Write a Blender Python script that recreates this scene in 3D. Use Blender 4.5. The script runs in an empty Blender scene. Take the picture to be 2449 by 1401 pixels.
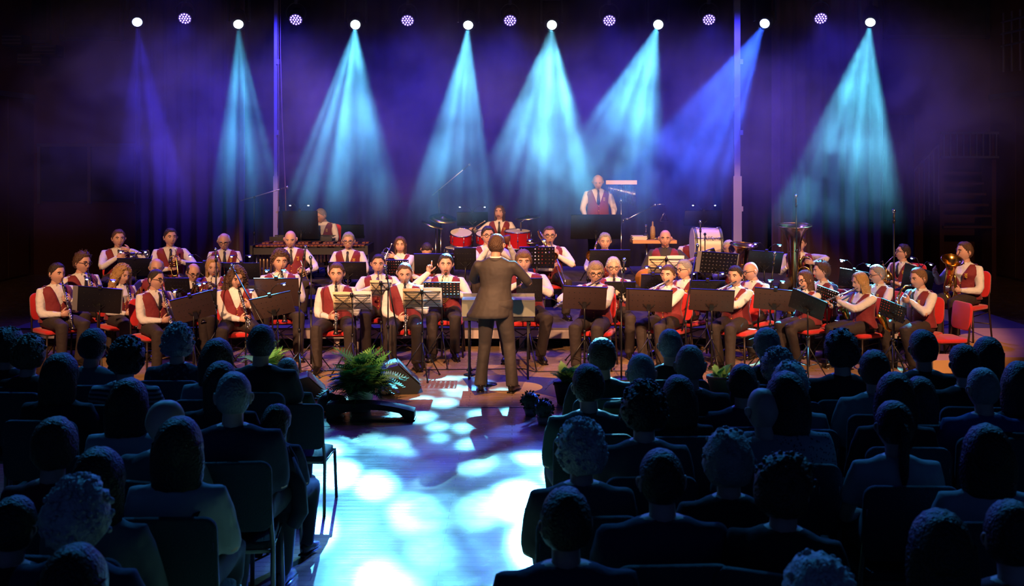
import bpy, math, random
from math import sin, cos, pi, radians, exp, sqrt
from mathutils import Vector as V, Matrix as MX, noise as NZ
random.seed(7)
SC = bpy.context.scene
COL = SC.collection
# ------------------------------------------------------------------ camera
F = 2626.0            # focal length in pixels of the 2449 wide frame
CH = 2.5              # camera height
HV = 382.0            # pixel row of the horizon
cd = bpy.data.cameras.new('camera'); cam = bpy.data.objects.new('camera', cd); COL.objects.link(cam)
cam.location = (0, 0, CH); cam.rotation_euler = (pi/2, 0, 0)
cd.sensor_width = 36; cd.lens = 36*F/2449; cd.shift_y = -(700.5-HV)/2449
cd.clip_start = .1; cd.clip_end = 100
cd.dof.use_dof = True; cd.dof.focus_distance = 14.0; cd.dof.aperture_fstop = 4.0
SC.camera = cam
SC.view_settings.view_transform = 'Standard'; SC.view_settings.look = 'None'
SC.view_settings.exposure = 0.0; SC.view_settings.gamma = 1.0; SC.view_settings.use_curve_mapping = False
cy = SC.cycles
cy.max_bounces = 3; cy.diffuse_bounces = 1; cy.glossy_bounces = 2; cy.transmission_bounces = 2; cy.volume_bounces = 0
cy.transparent_max_bounces = 6; cy.use_denoising = True; cy.sample_clamp_indirect = 3.0; cy.sample_clamp_direct = 0
cy.volume_step_rate = 2.5; cy.volume_max_steps = 96; cy.use_adaptive_sampling = True; cy.adaptive_threshold = 0.03
cy.caustics_reflective = False; cy.caustics_refractive = False
# ------------------------------------------------------------------ world: an unlit hall, faint blue spill
w = bpy.data.worlds.new('World'); SC.world = w; w.use_nodes = True
w.node_tree.nodes['Background'].inputs[0].default_value = (.04, .12, .55, 1)
w.node_tree.nodes['Background'].inputs[1].default_value = 0.095

def at(u, v, Y):
    return V(((u-1224.5)*Y/F, Y, CH-(v-HV)*Y/F))

def aim(o, target):
    o.rotation_euler = (V(target)-o.location).to_track_quat('-Z', 'Y').to_euler()

def spot(name, loc, target, energy, color, deg, blend=.3, radius=.05, gobo=None):
    l = bpy.data.lights.new(name, 'SPOT'); l.energy = energy; l.color = color
    l.spot_size = radians(deg); l.spot_blend = blend; l.shadow_soft_size = radius
    o = bpy.data.objects.new(name, l); COL.objects.link(o); o.location = loc; aim(o, target)
    if gobo:
        l.use_nodes = True; nt = l.node_tree; N = nt.nodes; L = nt.links
        em = N['Emission']
        tc = N.new('ShaderNodeTexCoord'); sep = N.new('ShaderNodeSeparateXYZ'); L.new(tc.outputs['Normal'], sep.inputs[0])
        dx = N.new('ShaderNodeMath'); dx.operation = 'DIVIDE'; L.new(sep.outputs[0], dx.inputs[0]); L.new(sep.outputs[2], dx.inputs[1])
        dy = N.new('ShaderNodeMath'); dy.operation = 'DIVIDE'; L.new(sep.outputs[1], dy.inputs[0]); L.new(sep.outputs[2], dy.inputs[1])
        cb = N.new('ShaderNodeCombineXYZ'); L.new(dx.outputs[0], cb.inputs[0]); L.new(dy.outputs[0], cb.inputs[1])
        cb.inputs[2].default_value = gobo[1]
        vo = N.new('ShaderNodeTexVoronoi'); vo.feature = 'F1'; vo.inputs['Scale'].default_value = gobo[0]
        L.new(cb.outputs[0], vo.inputs['Vector'])
        r = N.new('ShaderNodeMapRange'); r.inputs['From Min'].default_value = gobo[2]; r.inputs['From Max'].default_value = gobo[3]
        r.inputs['To Min'].default_value = 1.0; r.inputs['To Max'].default_value = gobo[4]; r.interpolation_type = 'SMOOTHSTEP'
        L.new(vo.outputs['Distance'], r.inputs['Value']); L.new(r.outputs[0], em.inputs['Strength'])
    return o

CYAN = (.12, .60, .95); BLUE = (.03, .10, 1.0); VIOLET = (.12, .03, 1.0); WARM = (1.0, .50, .24)
LY, LZ = 18.0, None
# moving heads: pixel u, v of the lens, u of the beam axis at v=480 and depth 12.2, energy, colour, cone, gobo seed
BEAMS = [(328, 50, 362, 12000, (.06, .04, 1.0), 11.5, 1.1, 13.8), (570, 55, 590, 16000, (.09, .58, .92), 11.5, 2.3, 14.0),
         (850, 57, 822, 26000, CYAN, 12, 3.7, 12.2), (1120, 57, 1080, 36000, (.13, .60, .95), 14.5, 4.1, 14.1),
         (1320, 58, 1290, 40000, (.16, .68, .95), 12.5, 5.9, 11.7), (1575, 57, 1440, 28000, (.12, .58, .96), 12.5, 6.2, 11.8),
         (1830, 54, 1600, 34000, (.03, .11, 1.0), 14, 7.7, 12.7), (2082, 50, 2010, 32000, (.12, .64, .90), 21, 8.8, 14.6)]
LAMP_POS = []
for i, (u, v, ut, en, col, deg, seed, dt) in enumerate(BEAMS):
    p = at(u, v, LY); t = at(ut, 480, dt)
    d = (t-p).normalized()
    LAMP_POS.append((p, d, col))
    spot('beam_lamp', p + d*.16, t, en, col, deg, .35, .03, (27.0, seed, .25, .66, .05 if i in (2, 4, 5) else .02))
PARS = [(443, 41), (708, 44), (975, 46), (1220, 46), (1457, 46), (1695, 44), (1962, 41)]
PAR_POS = []
for (u, v) in PARS:
    p = at(u, v, LY); t = V((p.x*.9, 12.6, .6)); d = (t-p).normalized(); PAR_POS.append((p, d))
    spot('par_lamp', p + d*.14, t, 380, (.05, .035, 1.0), 78, 1.0, .09)
# added violet fill from above the truss line, no fixture: tints players and floor
for x in (-5.1, -1.7, 1.7, 5.1):
    spot('added_wash', (x, 16.6, 5.9), (x*.95, 14.3, 0), 620, (.12, .06, 1.0), 84, .9, .12)
# added deep blue fill behind the truss, unseen source, to colour the black backdrop
for x in (-4.2, -1.4, 1.4, 4.2):
    spot('added_backdrop_fill', (x, 18.7, 5.4), (x*1.0, 21.4, 1.6), 1700, (.035, .03, 1.0), 84, .9, .2)
# added blue-cyan rim lights for the audience's heads, unseen and without a bar
for (x, tx) in ((-5.2, -2.6), (-1.8, -1.4), (1.8, 1.6), (5.2, 2.8)):
    spot('added_rim_light', (x, 11.6, 5.9), (tx*1.5, 5.6, 1.0), 480, (.04, .36, .95), 58, .8, .12)
# warm front light from the lighting bar above the audience
for (x, e, tx, deg) in ((-5.0, 5600, -3.4, 26), (-1.6, 5200, -.7, 29), (1.6, 5200, 1.2, 26), (5.0, 5600, 3.7, 26)):
    spot('front_lamp', (x, 4.2, 6.6), (tx, 14.5, 1.1), e, WARM, deg+2.5, .22, .12)

for sx in (-1, 1):   # added pair standing in for warm spill on the wooden side walls
    spot('front_lamp', (sx*6.4, 4.2, 6.6), (sx*10.4, 17.5, 2.6), 420, WARM, 30, .9, .12)

# ------------------------------------------------------------------ materials
MATS = {}
def mat(name, col, rough=.6, metal=0.0, var=0.0, scale=8.0, bump=0.0, bscale=30.0, emit=None, es=0.0, sheen=0.0, alpha=None, spec=None):
    if name in MATS: return MATS[name]
    m = bpy.data.materials.new(name); m.use_nodes = True; nt = m.node_tree; b = nt.nodes['Principled BSDF']
    b.inputs['Base Color'].default_value = (*col, 1); b.inputs['Roughness'].default_value = rough
    b.inputs['Metallic'].default_value = metal
    if spec is not None: b.inputs['Specular IOR Level'].default_value = spec
    if sheen: b.inputs['Sheen Weight'].default_value = sheen
    tc = None
    if var or bump:
        tc = nt.nodes.new('ShaderNodeTexCoord')
    if var:
        n = nt.nodes.new('ShaderNodeTexNoise'); n.inputs['Scale'].default_value = scale; n.inputs['Detail'].default_value = 3
        nt.links.new(tc.outputs['Object'], n.inputs['Vector'])
        r = nt.nodes.new('ShaderNodeMapRange'); r.inputs['To Min'].default_value = 1-var; r.inputs['To Max'].default_value = 1+var
        nt.links.new(n.outputs['Fac'], r.inputs['Value'])
        mx = nt.nodes.new('ShaderNodeVectorMath'); mx.operation = 'SCALE'; mx.inputs[0].default_value = col
        nt.links.new(r.outputs[0], mx.inputs['Scale']); nt.links.new(mx.outputs[0], b.inputs['Base Color'])
    if bump:
        n = nt.nodes.new('ShaderNodeTexNoise'); n.inputs['Scale'].default_value = bscale; n.inputs['Detail'].default_value = 2
        nt.links.new(tc.outputs['Object'], n.inputs['Vector'])
        bp = nt.nodes.new('ShaderNodeBump'); bp.inputs['Strength'].default_value = bump; bp.inputs['Distance'].default_value = .02
        nt.links.new(n.outputs['Fac'], bp.inputs['Height']); nt.links.new(bp.outputs[0], b.inputs['Normal'])
    if emit:
        b.inputs['Emission Color'].default_value = (*emit, 1); b.inputs['Emission Strength'].default_value = es
        m.cycles.emission_sampling = 'NONE'
    MATS[name] = m
    return m

def cmat(kind, col, **k):
    return mat('%s_%02x%02x%02x' % (kind, *[int(min(1, c)*255) for c in col]), col, **k)

# ------------------------------------------------------------------ mesh builder
class MB:
    def __init__(s): s.v = []; s.f = []; s.m = []
    def add(s, vs, fs, m=0):
        o = len(s.v); s.v += [V(p) for p in vs]; s.f += [tuple(i+o for i in f) for f in fs]; s.m += [m]*len(fs)
        return s
    def box(s, c, d, m=0, rz=0.0, M=None):
        c = V(c); x, y, z = [k/2 for k in d]
        vs = [V((a*x, b*y, e*z)) for a in (-1, 1) for b in (-1, 1) for e in (-1, 1)]
        if rz: R = MX.Rotation(rz, 3, 'Z'); vs = [R @ q for q in vs]
        if M is not None: vs = [M @ q for q in vs]
        return s.add([c+q for q in vs], [(0, 1, 3, 2), (4, 6, 7, 5), (0, 4, 5, 1), (2, 3, 7, 6), (0, 2, 6, 4), (1, 5, 7, 3)], m)
    def rbox(s, c, d, r=.02, axis=1, n=4, m=0):
        """plate with rounded corners; axis is its thin direction"""
        a, b = [k for k in (0, 1, 2) if k != axis]
        pts = []
        for (sa, sb, a0) in ((1, 1, 0), (-1, 1, pi/2), (-1, -1, pi), (1, -1, 1.5*pi)):
            for k in range(n+1):
                t = a0+pi/2*k/n
                pts.append((sa*(d[a]/2-r)+r*cos(t), sb*(d[b]/2-r)+r*sin(t)))
        N = len(pts); vs = []
        for e, ins in ((-1, .25), (-.8, 0), (.8, 0), (1, .25)):
            for (p, q) in pts:
                w = [0, 0, 0]; k = 1-ins*min(d[axis]/max(d[a], d[b]), .3)*2
                w[a] = p*k; w[b] = q*k; w[axis] = e*d[axis]/2
                vs.append(V(c)+V(w))
        fs = []
        for j in range(3):
            for i in range(N):
                fs.append((j*N+i, j*N+(i+1) % N, (j+1)*N+(i+1) % N, (j+1)*N+i))
        fs.append(tuple(range(N-1, -1, -1))); fs.append(tuple(range(3*N, 4*N)))
        return s.add(vs, fs, m)
    def ell(s, c, r, n=10, k=7, m=0, M=None):
        vs = []; fs = []; c = V(c)
        if not hasattr(r, '__len__'): r = (r, r, r)
        vs.append(V((0, 0, -r[2])))
        for j in range(1, k):
            p = -pi/2+pi*j/k
            for i in range(n):
                t = 2*pi*i/n; vs.append(V((r[0]*cos(p)*cos(t), r[1]*cos(p)*sin(t), r[2]*sin(p))))
        vs.append(V((0, 0, r[2])))
        for i in range(n): fs.append((0, 1+(i+1) % n, 1+i))
        for j in range(k-2):
            for i in range(n):
                a = 1+j*n+i; b = 1+j*n+(i+1) % n; fs.append((a, b, b+n, a+n))
        T = len(vs)-1
        for i in range(n): fs.append((T, 1+(k-2)*n+i, 1+(k-2)*n+(i+1) % n))
        if M is not None: vs = [M @ q for q in vs]
        return s.add([c+q for q in vs], fs, m)
    def loft(s, pts, rad, n=8, m=0, cap=True, flat=None, closed=False):
        """tube along points; rad: number, list of numbers or of (ra, rb)"""
        pts = [V(p) for p in pts]; K = len(pts)
        if not hasattr(rad, '__len__'): rad = [rad]*K
        tan = []
        for i in range(K):
            if closed: t = pts[(i+1) % K]-pts[(i-1) % K]
            elif i == 0: t = pts[1]-pts[0]
            elif i == K-1: t = pts[-1]-pts[-2]
            else:
                a = (pts[i]-pts[i-1]); b = (pts[i+1]-pts[i])
                a = a.normalized() if a.length > 1e-9 else a; b = b.normalized() if b.length > 1e-9 else b
                t = a+b
            tan.append(t.normalized() if t.length > 1e-6 else V((0, 0, 1)))
        ref = V(flat) if flat is not None else (V((1, 0, 0)) if abs(tan[0].x) < .8 else V((0, 1, 0)))
        vs = []; a = None
        for i in range(K):
            t = tan[i]
            a = (ref if (a is None or flat is not None) else a)
            a = (a - t*a.dot(t))
            if a.length < 1e-5: a = t.orthogonal()
            a.normalize(); b = t.cross(a)
            ra, rb = rad[i] if hasattr(rad[i], '__len__') else (rad[i], rad[i])
            for j in range(n):
                q = 2*pi*j/n; vs.append(pts[i]+a*(ra*cos(q))+b*(rb*sin(q)))
        fs = []
        for i in range(K if closed else K-1):
            i2 = (i+1) % K
            for j in range(n):
                j2 = (j+1) % n; fs.append((i*n+j, i*n+j2, i2*n+j2, i2*n+j))
        if cap and not closed:
            fs.append(tuple(range(n-1, -1, -1))); fs.append(tuple((K-1)*n+j for j in range(n)))
        return s.add(vs, fs, m)
    def cyl(s, a, b, r, r2=None, n=12, m=0):
        return s.loft([a, b], [r, r if r2 is None else r2], n, m)
    def rings(s, rs, n=16, m=0, cap=True, p=2.0):
        """horizontal superellipse rings: (x, y, z, rx, ry)"""
        vs = []
        for (x, y, z, rx, ry) in rs:
            for j in range(n):
                q = 2*pi*j/n; cc = cos(q); ss = sin(q)
                vs.append(V((x+rx*math.copysign(abs(cc)**(2/p), cc), y+ry*math.copysign(abs(ss)**(2/p), ss), z)))
        fs = []
        for i in range(len(rs)-1):
            for j in range(n):
                j2 = (j+1) % n; fs.append((i*n+j, i*n+j2, (i+1)*n+j2, (i+1)*n+j))
        if cap:
            fs.append(tuple(range(n-1, -1, -1))); fs.append(tuple((len(rs)-1)*n+j for j in range(n)))
        return s.add(vs, fs, m)
    def torus(s, c, R, r, axis=(0, 0, 1), n=20, k=6, m=0, sx=1.0):
        ax = V(axis).normalized(); a = ax.orthogonal().normalized(); b = ax.cross(a)
        pts = [V(c)+a*(R*cos(2*pi*i/n)*sx)+b*(R*sin(2*pi*i/n)) for i in range(n)]
        return s.loft(pts, r, k, m, closed=True)
    def lathe(s, c, prof, axis=(0, 0, 1), n=16, m=0):
        """prof: list of (radius, distance along axis)"""
        ax = V(axis).normalized(); a = ax.orthogonal().normalized(); b = ax.cross(a); c = V(c); vs = []
        for (r, h) in prof:
            for j in range(n):
                q = 2*pi*j/n; vs.append(c+ax*h+a*(r*cos(q))+b*(r*sin(q)))
        fs = []
        for i in range(len(prof)-1):
            for j in range(n):
                j2 = (j+1) % n; fs.append((i*n+j, i*n+j2, (i+1)*n+j2, (i+1)*n+j))
        return s.add(vs, fs, m)
    def xf(s, M, start=0):
        for i in range(start, len(s.v)): s.v[i] = M @ s.v[i]
        return s
    def mesh(s, name, mats, smooth=True):
        me = bpy.data.meshes.new(name); me.from_pydata([tuple(p) for p in s.v], [], s.f); 
        if not hasattr(mats, '__len__'): mats = [mats]
        for q in mats: me.materials.append(q)
        if len(mats) > 1: me.polygons.foreach_set('material_index', s.m)
        if smooth: me.polygons.foreach_set('use_smooth', [True]*len(s.f))
        me.update(); return me

def link(name, data, parent=None, loc=None, rz=0.0):
    o = bpy.data.objects.new(name, data); COL.objects.link(o)
    if parent is not None: o.parent = parent
    if loc is not None: o.location = loc
    if rz: o.rotation_euler.z = rz
    return o
def obj(name, mb, mats, parent=None, smooth=True, loc=None):
    return link(name, mb.mesh(name, mats, smooth), parent, loc)
def edgy(o, ang=35):
    m = o.modifiers.new('s', 'EDGE_SPLIT'); m.split_angle = radians(ang); return o
def tag(o, label=None, cat=None, group=None, kind=None):
    if label: o['label'] = label
    if cat: o['category'] = cat
    if group: o['group'] = group
    if kind: o['kind'] = kind
    return o
def thing(name, label, cat, loc=(0, 0, 0), rz=0.0, group=None, scale=None):
    o = link(name, None, None, loc, rz); o.empty_display_size = .1
    if scale: o.scale = (scale,)*3
    return tag(o, label, cat, group)
def dup(o, parent=None):
    c = o.copy(); COL.objects.link(c)
    if parent is not None: c.parent = parent
    for ch in list(o.children): dup(ch, c)
    return c
def arc(c, r, a0, a1, n, ux, uz):
    return [V(c)+V(ux)*(r*cos(a0+(a1-a0)*i/n))+V(uz)*(r*sin(a0+(a1-a0)*i/n)) for i in range(n+1)]
# common materials
M_BLACK = mat('black_metal', (.012, .012, .014), .38, .3)
M_DARK = mat('black_plastic', (.015, .015, .017), .5)
M_CHROME = mat('chrome', (.75, .75, .78), .16, 1.0)
M_SILVER = mat('silver_plate', (.82, .82, .85), .2, 1.0)
M_BRASS = mat('brass', (.80, .50, .16), .2, 1.0, var=.1, scale=12)
M_GOLDBRASS = mat('gold_lacquer', (.85, .48, .10), .18, 1.0)
M_RED = mat('red_fabric', (.62, .012, .012), .75, var=.1, scale=40, bump=.3, bscale=220, sheen=.3)
M_CHAIRLEG = mat('brown_black_tube', (.03, .018, .016), .45, .3)
M_WHITE = mat('white_shirt_cotton', (.74, .72, .70), .8, var=.05, scale=12, bump=.9, bscale=13)
M_VEST = mat('burgundy_cloth', (.19, .014, .020), .75, var=.12, scale=10, bump=.5, bscale=16, sheen=.15)
M_TROU = mat('dark_trouser_cloth', (.032, .022, .020), .8, var=.15, scale=8, bump=.6, bscale=12)
M_TIE = mat('dark_tie_silk', (.03, .028, .035), .45)
M_GOLD = mat('gold_thread', (.75, .45, .06), .5)
M_SHOE = mat('black_leather', (.012, .010, .010), .3)
M_PAPER = mat('music_paper', (.72, .66, .56), .7, var=.05, scale=30)
M_EBONY = mat('ebony_wood', (.012, .010, .010), .28)
M_EYEW = mat('eye_white', (.7, .68, .66), .3)
M_EYED = mat('eye_dark', (.02, .014, .012), .25)
M_GLASSF = mat('spectacle_frame', (.05, .045, .045), .3, .6)
# ================================================================== setting
def floor_mat():
    m = bpy.data.materials.new('lacquered_parquet'); m.use_nodes = True; nt = m.node_tree; N = nt.nodes; L = nt.links
    b = N['Principled BSDF']; tc = N.new('ShaderNodeTexCoord')
    br = N.new('ShaderNodeTexBrick'); br.inputs['Scale'].default_value = 1.0
    br.inputs['Brick Width'].default_value = 1.2; br.inputs['Row Height'].default_value = .075; br.inputs['Mortar Size'].default_value = .0025
    br.inputs['Color1'].default_value = (.46, .30, .16, 1); br.inputs['Color2'].default_value = (.38, .235, .12, 1)
    br.inputs['Mortar'].default_value = (.16, .09, .05, 1); br.offset = .37
    L.new(tc.outputs['Object'], br.inputs['Vector'])
    n = N.new('ShaderNodeTexNoise'); n.inputs['Scale'].default_value = 1.3; n.inputs['Detail'].default_value = 4
    mp = N.new('ShaderNodeMapping'); mp.inputs['Scale'].default_value = (.5, 3, 1); L.new(tc.outputs['Object'], mp.inputs[0]); L.new(mp.outputs[0], n.inputs['Vector'])
    r = N.new('ShaderNodeMapRange'); r.inputs['To Min'].default_value = .8; r.inputs['To Max'].default_value = 1.2; L.new(n.outputs['Fac'], r.inputs[0])
    mx = N.new('ShaderNodeVectorMath'); mx.operation = 'SCALE'; L.new(br.outputs['Color'], mx.inputs[0]); L.new(r.outputs[0], mx.inputs['Scale'])
    L.new(mx.outputs[0], b.inputs['Base Color'])
    n2 = N.new('ShaderNodeTexNoise'); n2.inputs['Scale'].default_value = 5; n2.inputs['Detail'].default_value = 6; L.new(tc.outputs['Object'], n2.inputs['Vector'])
    r2 = N.new('ShaderNodeMapRange'); r2.inputs['To Min'].default_value = .16; r2.inputs['To Max'].default_value = .36; L.new(n2.outputs['Fac'], r2.inputs[0])
    L.new(r2.outputs[0], b.inputs['Roughness'])
    # fine scratches and the slight cupping of the strips
    mp2 = N.new('ShaderNodeMapping'); mp2.inputs['Scale'].default_value = (1.2, 26, 1); L.new(tc.outputs['Object'], mp2.inputs[0])
    n3 = N.new('ShaderNodeTexNoise'); n3.inputs['Scale'].default_value = 1.0; n3.inputs['Detail'].default_value = 3; L.new(mp2.outputs[0], n3.inputs['Vector'])
    bp = N.new('ShaderNodeBump'); bp.inputs['Strength'].default_value = .25; bp.inputs['Distance'].default_value = .006
    L.new(n3.outputs['Fac'], bp.inputs['Height']); L.new(bp.outputs[0], b.inputs['Normal'])
    return m

def struct(name, mb, m, label=None, smooth=False, parent=None):
    o = obj(name, mb, m, parent, smooth); o['kind'] = 'structure'
    if label: o['label'] = label
    return o

fl = MB(); fl.box((0, 12.5, -.05), (22, 24, .1))
floor = struct('floor', fl, floor_mat(), 'glossy tan parquet floor of the sports hall')
# court markings painted on the floor, a hair proud of the boards
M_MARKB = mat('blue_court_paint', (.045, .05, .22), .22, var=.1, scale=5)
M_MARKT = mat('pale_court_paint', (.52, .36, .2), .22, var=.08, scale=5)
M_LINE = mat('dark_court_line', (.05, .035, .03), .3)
def poly(name, pts, z, m, lab):
    b = MB(); n = len(pts)
    b.add([V((x, y, 0)) for x, y in pts]+[V((x, y, z)) for x, y in pts], [tuple(range(n, 2*n))]+[(i, (i+1) % n, n+(i+1) % n, n+i) for i in range(n)])
    o = obj(name, b, m, floor, False); o['label'] = lab; return o
def fpt(u, v):
    Y = F*CH/(v-HV); return ((u-1224.5)*Y/F, Y)
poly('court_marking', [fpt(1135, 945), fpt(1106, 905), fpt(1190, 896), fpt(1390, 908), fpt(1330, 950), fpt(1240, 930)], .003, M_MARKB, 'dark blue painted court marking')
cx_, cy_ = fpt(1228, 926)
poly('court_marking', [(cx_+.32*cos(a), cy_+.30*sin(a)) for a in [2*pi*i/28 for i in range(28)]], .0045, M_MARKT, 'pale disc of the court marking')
lb = MB(); x0, y0 = fpt(1092, 974); x1, y1 = fpt(1370, 974); lb.box(((x0+x1)/2, y0, .002), (x1-x0, .018, .004))
o_ = obj('court_marking', lb, M_LINE, floor, False); o_['label'] = 'thin dark line'
lb = MB(); x0, y0 = fpt(640, 889); x1, y1 = fpt(1900, 884); lb.loft([(x0, y0, .006), ((x0+x1)*.3, y0+.16, .006), ((x0+x1)*.55, y0-.02, .006), (x1, y1, .006)], .006, 5)
tag(obj('audio_cable', lb, M_DARK), 'thin black cable trailing across the boards behind the conductor', 'cable')

# walls: dark brown panelling
M_WALL = mat('brown_wall_panel', (.17, .055, .028), .7, var=.18, scale=1.5)
M_WALL2 = mat('orange_brown_wood', (.26, .10, .035), .6, var=.2, scale=2.0)
M_FRAME = mat('dark_frame', (.05, .045, .05), .5)
M_GLASS = mat('green_grey_window', (.05, .065, .05), .25, var=.5, scale=6)
M_TRIMC = mat('grey_rail', (.20, .16, .16), .5, .2)
b = MB(); b.box((0, 24.1, 3.5), (22, .2, 7)); wb = struct('wall_back', b, M_WALL, 'dark brown wall behind the curtains')
WX = 10.45
wl = struct('wall_left', MB().box((-WX-.1, 12.2, 3.5), (.2, 24, 7)), M_WALL2, 'side wall of orange brown boards at the clarinets\' side')
wr = struct('wall_right', MB().box((WX+.1, 12.2, 3.5), (.2, 24, 7)), M_WALL2, 'side wall of orange brown boards at the euphonium\'s side')
struct('ceiling', MB().box((0, 12.2, 7.1), (21.2, 24, .2)), mat('dark_ceiling', (.03, .03, .035), .8))
for sx, w_ in ((-1, wl), (1, wr)):
    for k in range(9):     # the upright boards of the side walls
        y = 15.2+k*1.0
        obj('panel', MB().box((sx*(WX-.015), y, 1.9), (.03, .96, 3.7)), M_WALL2, w_, False)
    obj('handrail', MB().box((sx*(WX-.05), 19.4, 3.86), (.06, 9, .1)), M_TRIMC, w_, False)
# high windows of the back wall on both sides
def window(name, u0, u1, v0, v1, Y, lab):
    a = at(u0, v1, Y); c = at(u1, v0, Y)
    cx, cz = (a.x+c.x)/2, (a.z+c.z)/2; W, H = c.x-a.x, c.z-a.z
    g = struct(name, MB().box((cx, Y, cz), (W, .03, H)), M_GLASS, lab)
    f = MB()
    for (dx, dz, sx_, sz_) in ((0, H/2, W+.1, .07), (0, -H/2, W+.1, .07), (-W/2, 0, .07, H+.1), (W/2, 0, .07, H+.1)):
        f.box((cx+dx, Y-.03, cz+dz), (sx_, .08, sz_))
    obj('window_frame', f, M_FRAME, g, False)
window('window_1', 150, 292, -60, 93, 23.9, 'dull green high window over the brown wall near the clarinets')
window('window_2', 2115, 2360, -60, 88, 23.9, 'dull green high window over the brown wall near the euphonium')
window('window_3', 20, 118, -60, 100, 23.9, 'narrow high window in the hall corner near the clarinets')
# recessed door bay at the left, stairs and gallery at the right
a = at(90, 482, 23.8); c = at(322, 350, 23.8)
d1 = struct('door_1', MB().box(((a.x+c.x)/2, 23.95, (a.z+c.z)/2), (c.x-a.x, .08, c.z-a.z)), mat('navy_door', (.03, .03, .06), .5), 'dark double door in the brown back wall')
f = MB()
for x in (a.x, a.x+(c.x-a.x)*.52, c.x): f.box((x, 23.88, (a.z+c.z)/2), (.07, .06, c.z-a.z+.1))
f.box(((a.x+c.x)/2, 23.88, c.z+.03), (c.x-a.x+.1, .06, .07)); obj('door_frame', f, M_TRIMC, d1, False)
# gallery stair behind the right-hand curtain
st = thing('staircase', 'dark wooden gallery staircase with slatted railing behind the player of the golden horn', 'staircase')
p0 = at(2255, 560, 22.8); p1 = at(2380, 318, 22.8)
for k in range(6):
    z = p0.z+.15+(p1.z-p0.z-.3)*k/5*.62
    obj('step', MB().box(((p0.x+p1.x)/2, 22.9+k*.12, z), (p1.x-p0.x, .28, .05)), M_WALL, st, False)
for x in (p0.x, p1.x): obj('side_board', MB().box((x, 23.1, p1.z/2), (.09, .5, p1.z)), M_WALL, st, False)
for k in range(9): obj('baluster', MB().box((p0.x+(p1.x-p0.x)*k/8, 22.75, p1.z-.25), (.03, .03, .5)), M_TRIMC, st, False)
for dz in (0, -.5): obj('rail', MB().box(((p0.x+p1.x)/2, 22.75, p1.z+dz), (p1.x-p0.x+.1, .05, .05)), M_TRIMC, st, False)
q0 = at(2175, 420, 22.7); q1 = at(2245, 345, 22.7)
obj('rail', MB().loft([q0, q1], .028, 6), M_TRIMC, st, False)
for k in range(7):
    t = k/6; q = q0.lerp(q1, t); obj('baluster', MB().loft([q, q-V((0, 0, 1.25))], .014, 5), M_TRIMC, st, False)
ra = thing('gallery_railing', 'pale metal railing of the gallery high in the hall corner', 'railing')
for dz in (0, .22, .44):
    obj('rail', MB().loft([at(2395, 110, 20.5)+V((0, 0, dz)), at(2470, 95, 19.0)+V((0, 0, dz))], .022, 6), M_TRIMC, ra, False)
for k in range(4):
    p = at(2400+k*20, 108-k*3, 20.4-k*.35); obj('post', MB().loft([p+V((0, 0, -.5)), p+V((0, 0, .6))], .02, 6), M_TRIMC, ra, False)
for k, (u, v) in enumerate(((22, 95), (105, 120), (70, 140))):
    p = at(u, v, 22.5); t = thing('wall_box', ['small slatted box up in the dark hall corner', 'slatted box beneath the narrow corner window', 'lowest slatted box on the dark corner wall'][k], 'wall unit', p)
    obj('case', MB().box((0, .2, 0), (.5, .4, .22)), M_FRAME, t, False)
    for j in range(3): obj('slat', MB().box((0, -.01, -.07+j*.07), (.46, .02, .02)), M_TRIMC, t, False)

# curtains: black backdrop and two brown side curtains
def curtain(name, lab, x0, x1, Y, z0, z1, m, amp=.05, per=.19, seed=0):
    rnd = random.Random(seed); n = int((x1-x0)/.03); b = MB(); ph = 0; xs = []
    for i in range(n+1):
        x = x0+(x1-x0)*i/n; ph += .03/per*2*pi*(1+.5*NZ.noise(V((x*.9, seed, 0))))
        xs.append((x, Y+amp*sin(ph)+.03*NZ.noise(V((x*2, seed+5, 0)))))
    K = 3
    for j in range(K+1):
        z = z0+(z1-z0)*j/K
        for (x, y) in xs: b.v.append(V((x, Y+(y-Y)*(1.15-.3*j/K), z)))
    N = len(xs)
    for j in range(K):
        for i in range(N-1): b.f.append((j*N+i, j*N+i+1, (j+1)*N+i+1, (j+1)*N+i)); b.m.append(0)
    o = obj(name, b, m); s = o.modifiers.new('thick', 'SOLIDIFY'); s.thickness = .006
    return tag(o, lab, 'curtain')
M_CURTB = mat('brown_velvet', (.115, .05, .055), .9, var=.1, scale=3, sheen=.2)
M_CURTK = mat('black_molton', (.022, .020, .030), .95)
xa = at(590, 0, 21.6).x; xb = at(1842, 0, 21.6).x
curtain('stage_backdrop', 'black pleated backdrop hanging across the stage behind the drums', xa-.2, xb+.2, 21.7, .02, 6.9, M_CURTK, .03, .32, 1)
curtain('side_curtain', 'brown pleated curtain hanging behind the trumpet players', at(322, 0, 21.3).x, xa+.03, 21.3, .02, 6.9, M_CURTB, .06, .26, 2)
curtain('side_curtain', 'brown pleated curtain hanging behind the big tuba', xb-.03, at(2112, 0, 21.3).x, 21.3, .02, 6.9, M_CURTB, .06, .26, 3)
curtain('side_curtain', 'narrow dark curtain strip beside the gallery stairs', at(2095, 0, 21.9).x, at(2185, 0, 21.9).x, 21.9, .02, 3.4, M_CURTK, .04, .2, 4)

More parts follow.
